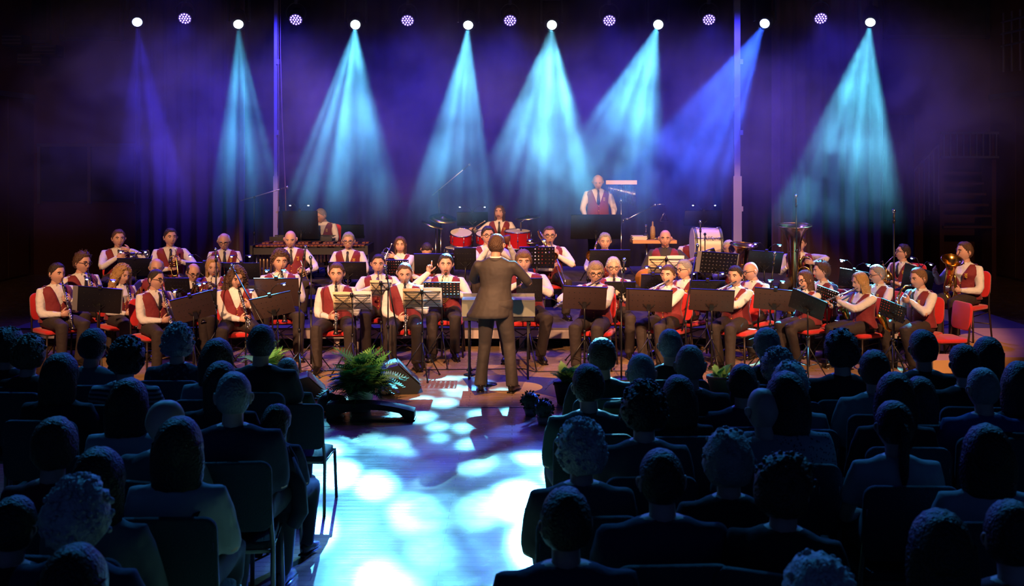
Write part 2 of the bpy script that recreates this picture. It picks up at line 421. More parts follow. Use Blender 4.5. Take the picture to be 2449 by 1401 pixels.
# risers: grey-white edged stage decks on legs
M_DECK = mat('deck_top', (.10, .085, .09), .5, var=.2, scale=3)
M_EDGE = mat('pale_deck_edge', (.50, .42, .38), .5, var=.1, scale=5)
M_TAN = mat('tan_plywood', (.55, .30, .12), .55, var=.15, scale=4)
def deck(lab, x0, x1, y0, y1, z, edge=M_EDGE, top=M_DECK, legw=.07, cat='stage deck', legs=True):
    t = thing('stage_deck', lab, cat, ((x0+x1)/2, (y0+y1)/2, 0)); W, D = x1-x0, y1-y0
    obj('deck_top', MB().box((0, 0, z-.015), (W, D, .03)), top, t, False)
    e = MB(); e.box((0, -D/2+.02, z-.085), (W, .04, .11)); e.box((0, D/2-.02, z-.085), (W, .04, .11))
    e.box((-W/2+.02, 0, z-.085), (.04, D-.08, .11)); e.box((W/2-.02, 0, z-.085), (.04, D-.08, .11)); obj('edge_frame', e, edge, t, False)
    for sx in (-1, 1):
        for sy in (-1, 1): obj('leg', MB().box((sx*(W/2-.12), sy*(D/2-.12), (z-.14)/2), (legw, legw, z-.14)), edge, t, False)
    return t
ds = ['under the flugelhorn row', 'under the bald trumpeter', 'under the long-haired trumpeter', 'under the glasses trombonist', 'under the bass guitarist', 'under the large tuba']
xs_ = [-6.6, -4.4, -2.2, 0.0, 2.2, 4.4, 6.9]
for i in range(6):
    deck('low stage deck with pale wooden edge '+ds[i], xs_[i]+.01, xs_[i+1]-.01, 14.5, 16.55, .28)
dd = ['beneath the marimba', 'beneath the music stands behind the trumpets', 'beneath the drum kit', 'beneath the standing percussionist', 'beneath the white bass drum']
xs2 = [-5.5, -3.3, -1.6, .6, 2.5, 4.6]
for i in range(5):
    deck('higher dark stage deck '+dd[i], xs2[i]+.01, xs2[i+1]-.01, 16.6, 19.6, .6, M_FRAME)
deck('plywood stage deck under the player of the golden horn', 5.30, 7.3, 12.35, 14.48, .28, M_TAN, M_TAN)
deck('plywood stage deck reaching out toward the side wall', 7.33, 9.6, 12.2, 14.48, .28, M_TAN, M_TAN)
deck('narrow plywood step standing before the empty red chair', 4.62, 5.25, 12.05, 12.45, .30, M_TAN, M_TAN)
# masts
M_MAST = mat('grey_aluminium', (.42, .38, .38), .4, .5)
def pole_v(lab, u, Y, r, z1, extra=0):
    p = at(u, 0, Y); t = thing('rigging_mast', lab, 'mast', (p.x, Y, 0))
    obj('mast_tube', MB().box((0, 0, z1/2), (r*2, r*2, z1)), M_MAST, t, False)
    obj('mast_sleeve', MB().box((0, 0, 1.1), (r*2.8, r*2.8, 2.2)), M_MAST, t, False)
    obj('base_plate', MB().box((0, 0, .03), (.6, .6, .06)), M_FRAME, t, False)
    for k in (1.6, 3.0, 4.3): obj('clamp', MB().box((r*1.3, -r, k), (.06, .05, .09)), M_MAST, t, False)
    return t
mt = pole_v('square aluminium lighting mast beside the white bass drum', 1762, 20.2, .055, 6.9)
mt = pole_v('thin lighting mast with hanging ropes beside the marimba', 660, 20.2, .03, 6.9)
for k, (dx, sw) in enumerate(((.045, 0), (.085, .12))):
    b = MB(); b.loft([(dx, -.06, 6.9), (dx+.01, -.06, 4.5), (dx+.02+sw*.2, -.06, 3.2), (dx+.02+sw*.6, -.06, 2.2), (dx+sw, -.06, 1.25)], .008, 5)
    obj('rope', b, mat('hemp_rope', (.45, .25, .14), .8), mt)
# truss with lamps
tr = thing('lighting_truss', 'dark lighting truss spanning the stage above the lamps', 'truss', (0, LY, 5.55))
for (dy, dz) in ((-.15, 0), (.15, 0), (0, .26)): obj('chord', MB().loft([(-7.2, dy, dz), (7.2, dy, dz)], .025, 8), M_BLACK, tr)
for k in range(36):
    x = -7.2+k*.4; b = MB(); b.loft([(x, -.15, 0), (x+.2, 0, .26), (x+.4, .15, 0)], .01, 5); obj('brace', b, M_BLACK, tr)
UNAMES = ['first from the brown curtain', 'second along, over the trumpets', 'third along, over the marimba', 'fourth along, over the drum kit', 'fifth along, over the conductor', 'sixth along, over the triangle', 'seventh along, next to the right mast', 'last along, over the big tuba']
UN = ['deep blue', 'cyan', 'cyan', 'cyan', 'brightest cyan', 'cyan', 'royal blue', 'teal']
UNAMES[6] = 'seventh along, next to the square mast'
for i, (p, d, c) in enumerate(LAMP_POS):
    t = thing('moving_head_lamp', '%s moving-head spotlight on the truss, %s' % (UN[i], UNAMES[i]), 'stage light', p, group='moving heads on the truss')
    rot = d.to_track_quat('-Z', 'Y').to_matrix().to_4x4()
    obj('lamp_base', MB().box((0, .05, .50), (.30, .26, .16)), M_DARK, t, False)
    y = MB(); y.box((-.17, .04, .24), (.03, .1, .42)); y.box((.17, .04, .24), (.03, .1, .42)); y.box((0, .04, .43), (.37, .1, .03)); obj('yoke', y, M_DARK, t, False)
    h = MB(); h.lathe((0, 0, 0), [(.02, .32), (.12, .30), (.135, .14), (.125, -.02), (.105, -.05), (.078, -.045)], (0, 0, 1), 20); h.xf(rot); obj('lamp_head', h, M_DARK, t)
    h = MB(); h.lathe((0, 0, 0), [(.001, -.080), (.045, -.072), (.070, -.055), (.078, -.046)], (0, 0, 1), 20); h.xf(rot)
    ec = [min(1, .35*k+.62) for k in c] if i not in (0, 6) else (.35, .45, 1.0)
    obj('lens', h, mat('lens_glow_%d' % i, (.5, .5, .5), .3, emit=ec, es=14), t)
PN = ['between the first two beam lamps', 'beside the roped mast', 'between the third and fourth beam lamps', 'between the fourth and fifth beam lamps', 'between the fifth and sixth beam lamps', 'beside the square mast', 'last but one on the truss']
for i, (p, d) in enumerate(PAR_POS):
    t = thing('led_par_lamp', 'violet LED cluster lamp on the truss, %s' % PN[i], 'stage light', p, group='LED lamps on the truss')
    rot = d.to_track_quat('-Z', 'Y').to_matrix().to_4x4()
    h = MB(); h.lathe((0, 0, 0), [(.02, .2), (.10, .19), (.115, .05), (.115, -.045), (.108, -.045), (.105, -.036), (.001, -.036)], (0, 0, 1), 20); h.xf(rot); obj('can', h, M_DARK, t)
    y = MB(); y.torus((0, 0, .1), .16, .012, (0, 1, 0), 20, 6); y.box((0, 0, .38), (.05, .05, .28)); obj('yoke', y, M_DARK, t)
    mm = mat('led_glow', (.4, .3, .6), .3, emit=(.27, .17, 1.0), es=6)
    for (rr, n) in ((0, 1), (.042, 6), (.082, 12)):
        for k in range(n):
            h = MB(); h.ell((rr*cos(2*pi*k/n), rr*sin(2*pi*k/n), -.046), (.0145, .0145, .012), 8, 5); h.xf(rot); obj('led', h, mm, t)
# haze: real scattering volume filling the air above the band
hz = MB(); hz.box((0, 15.05, 4.0), (15.0, 6.7, 5.2))
vm = bpy.data.materials.new('theatre_haze'); vm.use_nodes = True; nt = vm.node_tree; N = nt.nodes; L = nt.links
N.remove(N['Principled BSDF']); vs = N.new('ShaderNodeVolumeScatter'); vs.inputs['Anisotropy'].default_value = .35
vs.inputs['Color'].default_value = (.95, .97, 1, 1)
L.new(vs.outputs[0], N['Material Output'].inputs['Volume'])
tc = N.new('ShaderNodeTexCoord'); n1 = N.new('ShaderNodeTexNoise'); n1.inputs['Scale'].default_value = .85; n1.inputs['Detail'].default_value = 3.5; n1.inputs['Roughness'].default_value = .6
n1.inputs['Distortion'].default_value = .6
L.new(tc.outputs['Object'], n1.inputs['Vector'])
r1 = N.new('ShaderNodeMapRange'); r1.inputs['From Min'].default_value = .44; r1.inputs['From Max'].default_value = .60; r1.inputs['To Min'].default_value = .02; r1.inputs['To Max'].default_value = 1.0
L.new(n1.outputs['Fac'], r1.inputs[0])
sp = N.new('ShaderNodeSeparateXYZ'); L.new(tc.outputs['Object'], sp.inputs[0])
zb = N.new('ShaderNodeMapRange'); zb.inputs['From Min'].default_value = 1.5; zb.inputs['From Max'].default_value = 2.8; zb.interpolation_type = 'SMOOTHSTEP'; L.new(sp.outputs[2], zb.inputs[0])
zt = N.new('ShaderNodeMapRange'); zt.inputs['From Min'].default_value = 4.6; zt.inputs['From Max'].default_value = 3.3; zt.inputs['To Min'].default_value = .06; zt.interpolation_type = 'SMOOTHSTEP'; L.new(sp.outputs[2], zt.inputs[0])
m1 = N.new('ShaderNodeMath'); m1.operation = 'MULTIPLY'; L.new(r1.outputs[0], m1.inputs[0]); L.new(zb.outputs[0], m1.inputs[1])
m2 = N.new('ShaderNodeMath'); m2.operation = 'MULTIPLY'; L.new(m1.outputs[0], m2.inputs[0]); L.new(zt.outputs[0], m2.inputs[1])
ax_ = N.new('ShaderNodeMath'); ax_.operation = 'ABSOLUTE'; L.new(sp.outputs[0], ax_.inputs[0])
zx = N.new('ShaderNodeMapRange'); zx.inputs['From Min'].default_value = 6.5; zx.inputs['From Max'].default_value = 4.9; zx.interpolation_type = 'SMOOTHSTEP'; L.new(ax_.outputs[0], zx.inputs[0])
m4 = N.new('ShaderNodeMath'); m4.operation = 'MULTIPLY'; L.new(m2.outputs[0], m4.inputs[0]); L.new(zx.outputs[0], m4.inputs[1]); m2 = m4
m3 = N.new('ShaderNodeMath'); m3.operation = 'MULTIPLY'; m3.inputs[1].default_value = .105; L.new(m2.outputs[0], m3.inputs[0])
L.new(m3.outputs[0], vs.inputs['Density'])
ho = obj('stage_haze', hz, vm, None, False); tag(ho, 'thin drifting theatre haze lit by the lamps over the band', 'haze', kind='stuff')
# ================================================================== people
SKIN = [mat('skin_%d' % i, c, .5, var=.06, scale=14) for i, c in enumerate(((.62, .36, .27), (.66, .40, .31), (.57, .31, .22), (.68, .43, .34)))]
M_LIP = mat('lips', (.38, .12, .10), .45)
HAIRC = {'dark': (.030, .018, .012), 'brown': (.085, .042, .022), 'lightbrown': (.19, .10, .045), 'blond': (.46, .27, .10), 'red': (.24, .085, .035),
         'grey': (.30, .28, .27), 'white': (.52, .50, .48), 'ashblond': (.34, .24, .15)}
def hair_mat(c): return cmat('hair', HAIRC[c], rough=.5, var=.35, scale=30, bump=.8, bscale=90)
def warp(s): return s-.48*sin(s)

def head_point(th, ph):
    """a point of the head surface; th 0 is the face, ph the latitude"""
    c = cos(ph)**.80 if ph > 0 else cos(ph)
    x = .0745*sin(th)*c; y = -.094*cos(th)*c; z = .115*sin(ph)
    t = max(0., -z-.005)/.112
    x *= 1-.36*t**1.5
    if y > 0: y *= 1-.42*t; y += .006*(1-t)
    front = max(0, cos(th))
    if y < 0:
        ax = abs(x)
        y *= 1-.10*t
        y -= .014*exp(-((z+.094)/.02)**2-(x/.022)**2)                               # chin
        y -= (.009*exp(-((z-.002)/.024)**2)+.019*exp(-((z+.022)/.014)**2))*exp(-(x/.0115)**2)  # nose
        y += .011*exp(-((z-.017)/.013)**2-((ax-.030)/.015)**2)                       # eye sockets
        y -= .005*exp(-((z-.038)/.010)**2)*exp(-(x/.05)**2)                          # brow
        y -= .007*exp(-((z+.057)/.010)**2-(x/.022)**2)                               # lips
        y -= .004*exp(-((z+.028)/.02)**2-((ax-.045)/.018)**2)                        # cheek
    return V((x, y, z))

def add_head(mb, M, hi=True, face=True, w=1.0):
    n, k = (30, 22) if hi else (18, 14)
    vs = []
    for j in range(k+1):
        ph = -pi/2+pi*j/k
        if j in (0, k): vs.append(head_point(0, ph)); continue
        for i in range(n): vs.append(head_point(warp(-pi+2*pi*i/n), ph))
    fs = []
    for i in range(n): fs.append((0, 1+(i+1) % n, 1+i))
    for j in range(k-2):
        for i in range(n):
            a = 1+j*n+i; b = 1+j*n+(i+1) % n; fs.append((a, b, b+n, a+n))
    T = len(vs)-1
    for i in range(n): fs.append((T, 1+(k-2)*n+i, 1+(k-2)*n+(i+1) % n))
    pass
    s0 = len(mb.v)
    mb.add([V((p.x*w, p.y, p.z)) for p in vs], fs, 0)
    for s in (-1, 1):      # ears: a shell with a rim
        mb.ell((s*.076*w, .012, -.002), (.009, .019, .031), 8, 6, 0, MX.Rotation(s*-.35, 3, 'Z'))
        mb.torus((s*.081*w, .014, .004), .019, .005, (1, s*.4, 0), 9, 5)
    if face:
        for s in (-1, 1):
            mb.ell((s*.0305*w, -.0775, .016), (.0145, .009, .0065), 8, 6, 1)
            mb.ell((s*.0300*w, -.0835, .016), (.0065, .005, .0062), 7, 5, 2)
            mb.loft([(s*.014*w, -.0935, .033), (s*.032*w, -.0915, .040), (s*.050*w, -.078, .033)], [(.003, .0045), (.003, .005), (.002, .003)], 5, 4)
            mb.loft([(s*.016*w, -.084, .0225), (s*.031*w, -.0855, .0245), (s*.047*w, -.076, .019)], .0025, 5, 0)
        mb.loft([(-.024, -.086, -.0585), (-.010, -.0945, -.0555), (0, -.0965, -.057), (.010, -.0945, -.0555), (.024, -.086, -.0585)], [.002, .0042, .004, .0042, .002], 6, 3)
        mb.loft([(-.019, -.088, -.0635), (0, -.0945, -.067), (.019, -.088, -.0635)], [.002, .0052, .002], 6, 3)
    mb.xf(M, s0)

def hairshape(kind, seed=0, w=1.0, hi=True):
    """mesh of a hairstyle in head space"""
    mb = MB(); n, k = (34, 22) if hi else (24, 16)
    def mask(th, z):
        a = abs(th)
        if kind in ('short', 'curly', 'crop', 'puff', 'messy'):
            line = .080 if a < .7 else (.080-(a-.7)*.10 if a < 1.5 else (-.03 if a < 1.75 else -.062))
            if kind == 'puff' or kind == 'curly': line -= .010
            return z-line
        if kind == 'fringe':
            line = .058 if a < .8 else (.035-(a-.8)*.10 if a < 1.6 else -.075)
            return z-line
        if kind in ('long', 'bob', 'pony', 'curlylong', 'bun'):
            line = .082 if a < .5 else (.082-(a-.5)*.19)
            line = max(line, -.09)
            if kind in ('pony', 'bun'): line = .072 if a < .8 else max(.072-(a-.8)*.11, -.06)
            return z-line
        if kind == 'balding':   # horseshoe of hair, bare crown
            line = .2 if a < 1.15 else (.0 if a < 1.8 else -.05)
            up = .072+.01*(a-1.2)
            return min(z-line, up-z)
        if kind == 'receding':
            line = .088 if a < 1.0 else (.09-(a-1.0)*.15 if a < 1.6 else -.055)
            return z-line
        return -1
    thick = {'short': .010, 'crop': .005, 'curly': .028, 'puff': .028, 'messy': .018, 'fringe': .014, 'long': .014, 'bob': .020, 'pony': .009, 'bun': .010,
             'curlylong': .030, 'balding': .010, 'receding': .009, 'bald': 0}[kind]
    rough = {'curly': .011, 'puff': .008, 'messy': .009, 'curlylong': .012, 'short': .004, 'fringe': .004, 'bob': .004}.get(kind, .002)
    fr = {'curly': 38, 'curlylong': 36, 'puff': 26, 'messy': 30}.get(kind, 22)
    if kind == 'bald': return None
    vs = []
    for j in range(k+1):
        ph = -pi/2+pi*j/k
        for i in range(n if 0 < j < k else 1):
            th = -pi+2*pi*i/n if 0 < j < k else 0
            p = head_point(th, ph); q = mask(th, p.z); u = p.normalized()
            s = max(0, min(1, (q+.004)/.022)); s = s*s*(3-2*s)
            if s > 0:
                r = thick*s+rough*s*NZ.noise(u*fr*.1*3+V((seed*3.1, 0, 0)))*1.6
                if kind in ('short', 'fringe', 'messy'): r += .004*s*max(0, u.z)
                p = p+u*(r+.0015)
            else: p = p*.90
            vs.append(V((p.x*w, p.y, p.z)))
    fs = []
    for i in range(n): fs.append((0, 1+(i+1) % n, 1+i))
    for j in range(k-2):
        for i in range(n):
            a = 1+j*n+i; b = 1+j*n+(i+1) % n; fs.append((a, b, b+n, a+n))
    T = len(vs)-1
    for i in range(n): fs.append((T, 1+(k-2)*n+i, 1+(k-2)*n+(i+1) % n))
    mb.add(vs, fs)
    rr = random.Random(seed)
    if kind in ('curly', 'curlylong', 'puff', 'messy'):      # separate locks breaking the outline
        cnt = {'curly': 170, 'curlylong': 120, 'puff': 60, 'messy': 46}[kind]
        for i in range(cnt):
            th = rr.uniform(-pi, pi); ph = rr.uniform(-.3, 1.5); p = head_point(th, ph)
            if mask(th, p.z) < .012: continue
            u = p.normalized(); q = p+u*(thick+.002); r = rr.uniform(.006, .012) if kind != 'messy' else .007
            if kind == 'messy':
                e = q+(u+V((rr.uniform(-.7, .7), rr.uniform(-.9, .2), rr.uniform(-.2, .6))))*.022
                mb.loft([q-u*.01, q, e], [.008, .006, .001], 5)
            else: mb.ell(V((q.x*w, q.y, q.z)), (r, r, r), 6, 5)
    if kind in ('long', 'bob', 'curlylong'):
        bot = {'long': -.36, 'bob': -.15, 'curlylong': -.27}[kind]; K = 9; vs = []; N = 22
        for j in range(K+1):
            z = .03+(bot-.03)*j/K; t = j/K
            rx = {'long': .092-.012*t, 'bob': .100+.010*sin(pi*t), 'curlylong': .112+.03*sin(pi*t)}[kind]; ry = .088-.014*t
            for i in range(N):
                a = -2.35+4.7*i/(N-1)
                nn = 1+(.16 if kind == 'curlylong' else .05)*NZ.noise(V((sin(a)*4, z*(26 if kind == 'curlylong' else 6), cos(a)*4+seed)))
                vs.append(V((rx*sin(a)*nn*w, .016+.012*t+ry*cos(a)*nn, z+.012*NZ.noise(V((a*3, seed, 1)))*t)))
        # inner sheet
        vi = [V((p.x*.80, .012+(p.y-.012)*.80, p.z+.004)) for p in vs]; L0 = len(vs); fs = []
        for j in range(K):
            for i in range(N-1):
                a = j*N+i; fs.append((a, a+1, a+1+N, a+N)); fs.append((L0+a+N, L0+a+N+1, L0+a+1, L0+a))
            for i in (0, N-1):
                a = j*N+i; fs.append((a, a+N, L0+a+N, L0+a))
        for i in range(N-1): a = K*N+i; fs.append((a, a+1, L0+a+1, L0+a))
        mb.add(vs+vi, fs)
        if kind == 'curlylong':
            for i in range(60):
                a = rr.uniform(-2.2, 2.2); z = rr.uniform(bot, 0); r = rr.uniform(.012, .02)
                mb.ell((.125*sin(a)*w, .02+.098*cos(a), z), (r, r, r*1.2), 6, 5)
    if kind == 'pony':
        mb.loft([(0, .088, .03), (0, .118, .025), (0, .128, -.03), (.004, .122, -.12), (0, .118, -.20), (.003, .12, -.26)], [.014, .022, .027, .028, .02, .005], 8)
    if kind == 'bun': mb.ell((0, .108, .01), (.034, .028, .032), 10, 7)
    return mb
HCACHE = {}
def add_hair(root, kind, col, M, seed=0, w=1.0, hi=True):
    key = (kind, seed, w, hi)
    if key not in HCACHE: HCACHE[key] = hairshape(*key)
    if HCACHE[key] is None: return
    key2 = key+(col,)
    if key2 not in HCACHE: HCACHE[key2] = HCACHE[key].mesh('hair', hair_mat(col))
    o = link('hair', HCACHE[key2], root); o.matrix_local = M
    return o

def glasses_mesh():
    mb = MB()
    for s in (-1, 1):
        mb.torus((s*.032, -.097, .014), .021, .0028, (0, 1, 0), 14, 5, sx=1.0)
        mb.loft([(s*.053, -.095, .02), (s*.078, -.04, .018), (s*.080, .01, .010)], .0025, 5)
    mb.loft([(-.012, -.099, .017), (0, -.105, .019), (.012, -.099, .017)], .0025, 5); return mb.mesh('glasses', M_GLASSF)
GLM = glasses_mesh()

def hand(mb, wrist, d, nrm, s, curl=.5, scale=1.0, index_out=False):
    """wrist position, direction d of the palm, nrm out of the palm, s=+1 when the thumb lies on side d x nrm"""
    d = V(d).normalized(); nrm = V(nrm); nrm = (nrm-d*nrm.dot(d)).normalized(); side = d.cross(nrm)*s; k = scale; w = V(wrist)
    mb.loft([w-d*.03, w+d*.01*k, w+d*.045*k, w+d*.085*k], [(.024*k, .018*k), (.027*k, .017*k), (.040*k, .016*k), (.037*k, .012*k)], 8, 0, flat=side)
    for i, (off, ln) in enumerate(((.028, .072), (.010, .080), (-.009, .075), (-.027, .058))):
        c = curl if not (index_out and i == 0) else 0
        if index_out and i > 0: c = 1.35
        base = w+d*.078*k+side*off*k; a = c*.55; p = [base-d*.012, base]; q = base
        for seg in (.42, .32, .26):
            q = q+(d*cos(a)+nrm*sin(a))*(ln*seg*k); p.append(q.copy()); a += c*.75
        mb.loft(p, [.0095*k, .0095*k, .0088*k, .0080*k, .0055*k], 6, 0)
    b = w+d*.022*k+side*.022*k; t1 = (d*.55+side*.75+nrm*.25).normalized(); t2 = (d*.75+side*.15+nrm*.65*max(.3, curl)).normalized()
    mb.loft([b-t1*.012, b+t1*.030*k, b+t1*.045*k+t2*.012*k, b+t1*.050*k+t2*.036*k], [.014*k, .011*k, .010*k, .006*k], 6, 0)

def ik(a, b, l1, l2, pole):
    a = V(a); b = V(b); d = b-a; D = d.length
    if D > (l1+l2)*.985: b = a+d*((l1+l2)*.985/D); d = b-a; D = d.length
    t = (l1*l1-l2*l2+D*D)/(2*D); h = sqrt(max(0, l1*l1-t*t)); u = d/D; p = V(pole); p = (p-u*p.dot(u)).normalized()
    return a+u*t+p*h, b

TORSO = [(.47, .165, .12, .02), (.54, .180, .135, .02), (.62, .168, .125, .012), (.72, .158, .115, .0), (.82, .164, .112, .0), (.91, .178, .115, .0), (.975, .180, .108, .004),
         (1.02, .160, .090, .010), (1.052, .118, .070, .014), (1.078, .072, .058, .012)]
def tz(z, dz): return z if dz else .47+(z-.47)*.87
def torso_rings(off, fat, lean, dz=0, lo=0, hi=99, fem=False):
    rs = []
    for i, (z, rx, ry, yc) in enumerate(TORSO):
        if not (lo <= i <= hi): continue
        k = 1+fat*exp(-((z-.66)/.16)**2); kx = 1+.55*fat
        if fem and i in (5, ): ry += .022; yc -= .014
        if fem and i in (3, 4): rx -= .012
        if fem and i in (6, 7): rx -= .012
        rs.append((0, yc+lean*(z-.56)-(k-1)*.05, tz(z, dz)+dz, rx*kx*1.04+off, ry*k+off))
    return rs

def head_matrix(lean, hyaw, hpitch, hroll, stand=False):
    dz = .42 if stand else 0
    nk = V((0, .012+lean*.52, tz(1.075, dz)+dz-.006))
    return MX.Translation(nk+V((0, -.004, .0))) @ MX.Rotation(hyaw, 4, 'Z') @ MX.Rotation(hpitch, 4, 'X') @ MX.Rotation(hroll, 4, 'Y') @ MX.Translation((0, -.016, .138)) @ MX.Scale(1.09, 4)
BODYC = {}
def limb(mb, pts, rad, n=10): mb.loft(pts, rad, n)

def person(label, loc, yaw=0., sc=1.0, hyaw=0., hpitch=0., hroll=0., hair=('short', 'dark'), skin=0, outfit='band', glasses=False, tie=False, badge=True, fat=0., lean=0.,
           hands=None, stand=False, legs=None, hw=1.05, seed=0, cloth=None, fem=False, hi=True, group=None, shoes=M_SHOE, beard=None, hide_legs=False, trouser=None, sleeve='long'):
    """returns (root, head matrix in root space). hands: ((pos, dir, palm normal, curl), same) right hand (-x) first"""
    root = thing('person', label, 'person', loc, yaw, group, sc)
    dz = .42 if stand else 0
    # head
    nk = V((0, .012+lean*.52, tz(1.075, dz)+dz)); 
    HM = head_matrix(lean, hyaw, hpitch, hroll, stand)
    # hands
    if hands is None:
        hands = ((V((-.11, -.30, .60)), (.35, -1, -.1), (0, 0, -1), .5), (V((.11, -.30, .60)), (-.35, -1, -.1), (0, 0, -1), .5))
        if stand: hands = ((V((-.25, -.05, .86)), (0, -.1, -1), (1, 0, 0), .6), (V((.25, -.05, .86)), (0, -.1, -1), (-1, 0, 0), .6))
    shz = tz(.985, dz)+dz; arms = []
    shw = .190*(1+.4*fat)-(.012 if fem else 0)
    for s, h in zip((-1, 1), hands):
        sh = V((s*shw, .012+lean*.43, shz)); wr = V(h[0]) if len(h) < 5 else V(h[0])
        pole = V(h[4]) if len(h) > 4 else V((s*.6, .35, -.9))
        el, wr = ik(sh, wr, .285, .255, pole); arms.append((sh, el, wr, h))
    # legs
    lg = []
    for s in (-1, 1):
        hp = V((s*.092, .02, .54+dz))
        if stand:
            ft = V((s*.115, .03, .085)) if not legs else V(legs[0 if s < 0 else 1])
            kn, an = ik(hp, ft, .44, .43, (0, -1, 0))
        else:
            q_ = random.Random(seed*7+s+len(label)); kx_ = .115 if fem else .165
            o = legs[0 if s < 0 else 1] if legs else (s*q_.uniform(-.03, .05), q_.uniform(-.03, .12))
            kn = V((s*(kx_+.12*fat)+o[0], -.43, .525)); an = V((s*(kx_-.01)+o[0]*1.1, -.40+o[1], .095))
        lg.append((hp, kn, an))
    # ---- body: one figure, head, neck, trunk and limbs, skin coloured
    b = MB()
    add_head(b, HM, hi, hi, hw)
    tr_ = torso_rings(-.012, fat, lean, dz, fem=fem)
    hx = HM @ V((0, .014, -.02)); hy = HM @ V((0, .010, -.075))
    b.rings(tr_, 12); top = V((0, tr_[-1][1], tr_[-1][2]-.03))
    b.loft([top, V((0, nk.y, nk.z+.012)), hy, hx], [(.062, .060), (.054, .054), (.053, .054), (.055, .060)], 12, 0, flat=(1, 0, 0))
    for s, (sh, el, wr, h) in zip((-1, 1), arms):
        limb(b, [sh+V((-s*.05, 0, .0)), sh, sh.lerp(el, .5), el, el.lerp(wr, .4), wr], [.045, .048, .040, .035, .034, .023], 8)
        hand(b, wr, h[1], h[2], h[5] if len(h) > 5 else (-s), h[3], 1.02 if not fem else .92, index_out=(len(h) > 6))
    if not hide_legs:
        for hp, kn, an in lg: limb(b, [hp, hp.lerp(kn, .5), kn, kn.lerp(an, .35), an], [.075, .066, .048, .048, .034], 8)
    bo = obj('body', b, [SKIN[skin], M_EYEW, M_EYED, M_LIP, hair_mat(hair[1])], root)
    add_hair(root, hair[0], hair[1], HM, seed, hw, hi)
    if beard:
        bb = MB()
        if beard == 'goatee': bb.ell((0, -.088, -.092), (.016, .012, .018), 8, 6); bb.loft([(-.022, -.090, -.048), (0, -.099, -.046), (.022, -.090, -.048)], .0035, 5)
        else: bb.loft([(-.03, -.088, -.052), (0, -.101, -.045), (.03, -.088, -.052)], [.003, .007, .003], 6)
        bo_ = obj('beard' if beard == 'goatee' else 'moustache', bb, hair_mat(hair[1]), root); bo_.matrix_local = HM
    if glasses: g = link('glasses', GLM, root); g.matrix_local = HM
    # ---- shirt
    shirt_m = cloth if cloth else M_WHITE
    s_ = MB(); s_.rings(torso_rings(0, fat, lean, dz, 0, 9, fem), 18)
    for s, (sh, el, wr, h) in zip((-1, 1), arms):
        u1 = (el-sh).normalized(); fv = (wr-el).normalized()
        if sleeve == 'short': s_.loft([sh+V((-s*.05, 0, .004)), sh, sh+u1*.09, sh+u1*.19], [.052, .064, .064, .066], 12)
        else: s_.loft([sh+V((-s*.05, 0, .004)), sh, sh+u1*.09, el-u1*.05, el+fv*.03, wr-fv*.09, wr-fv*.03, wr+fv*.012], [.050, .062, .062, .055, .055, .043, .036, .035], 12)
    if outfit == 'suit':
        s_.rings([(.03, -.02, 1.20, .13, .10), (.03, .01, 1.12, .165, .125), (.04, .02, 1.02, .195, .150), (.055, .03, .93, .225, .17), (.075, .035, .86, .25, .185), (.085, .04, .83, .24, .17)], 18)
    so = obj('jacket' if outfit == 'suit' else ('top' if outfit == 'audience' else 'shirt'), s_, shirt_m, root)
    rm = so.modifiers.new('r', 'REMESH'); rm.mode = 'VOXEL'; rm.voxel_size = (.016 if hi else .024); rm.use_smooth_shade = True
    sm = so.modifiers.new('s', 'SMOOTH'); sm.factor = .5; sm.iterations = 3 if hi else 2
    if outfit == 'band':
        cb = MB()       # two pointed collar wings and a band round the neck
        nz = nk.z-.012
        cb.loft([(.061*sin(a), nk.y-.061*cos(a), nz+.006+.006*cos(a+pi)) for a in [2*pi*i/16 for i in range(16)]], [(.006, .017)]*16, 6, closed=True)
        for s in (-1, 1):
            cb.add([V((s*.006, nk.y-.066, nz+.012)), V((s*.062, nk.y-.030, nz+.022)), V((s*.066, nk.y-.052, nz-.026)), V((s*.045, nk.y-.085, nz-.064)),
                    V((s*.006, nk.y-.058, nz+.008)), V((s*.056, nk.y-.024, nz+.012)), V((s*.060, nk.y-.044, nz-.030)), V((s*.043, nk.y-.073, nz-.064))],
                   [(0, 1, 2, 3), (7, 6, 5, 4), (0, 3, 7, 4), (1, 5, 6, 2), (2, 6, 7, 3), (0, 4, 5, 1)])
        obj('collar', cb, shirt_m, root)
        # ---- vest: shell with a V neck and shoulder straps
        vb = MB(); rs = torso_rings(.015, fat, lean, dz, 1 if not stand else 0, 8, fem); 
        dense = []
        for i in range(len(rs)-1):
            for j in range(3): t = j/3; dense.append(tuple(rs[i][k]*(1-t)+rs[i+1][k]*t for k in range(5)))
        dense.append(rs[-1]); n = 36; keep = []
        zv = tz(.80, dz)+dz; za = tz(.90, dz)+dz
        for (x, y, z, rx, ry) in dense:
            rx2 = rx+.006*max(0, min(1, (z-za-.02)/.05))
            g = math.asin(min(.9, (.018+(z-zv)*.36)/rx2)) if z > zv else 0
            for j in range(n):
                q = -pi/2+g+(2*pi-2*g)*j/(n-1); vb.v.append(V((x+rx2*cos(q), y+ry*sin(q), z)))
        for i in range(len(dense)-1):
            z = (dense[i][2]+dense[i+1][2])/2
            for j in range(n-1):
                a_, b_ = vb.v[i*n+j], vb.v[i*n+j+1]
                if z > za and abs((a_.x+b_.x)/2) > dense[i][3]*.955: continue
                vb.f.append((i*n+j, i*n+j+1, (i+1)*n+j+1, (i+1)*n+j)); vb.m.append(0)
        vo = obj('vest', vb, M_VEST, root); md = vo.modifiers.new('t', 'SOLIDIFY'); md.thickness = .007; md.offset = 1
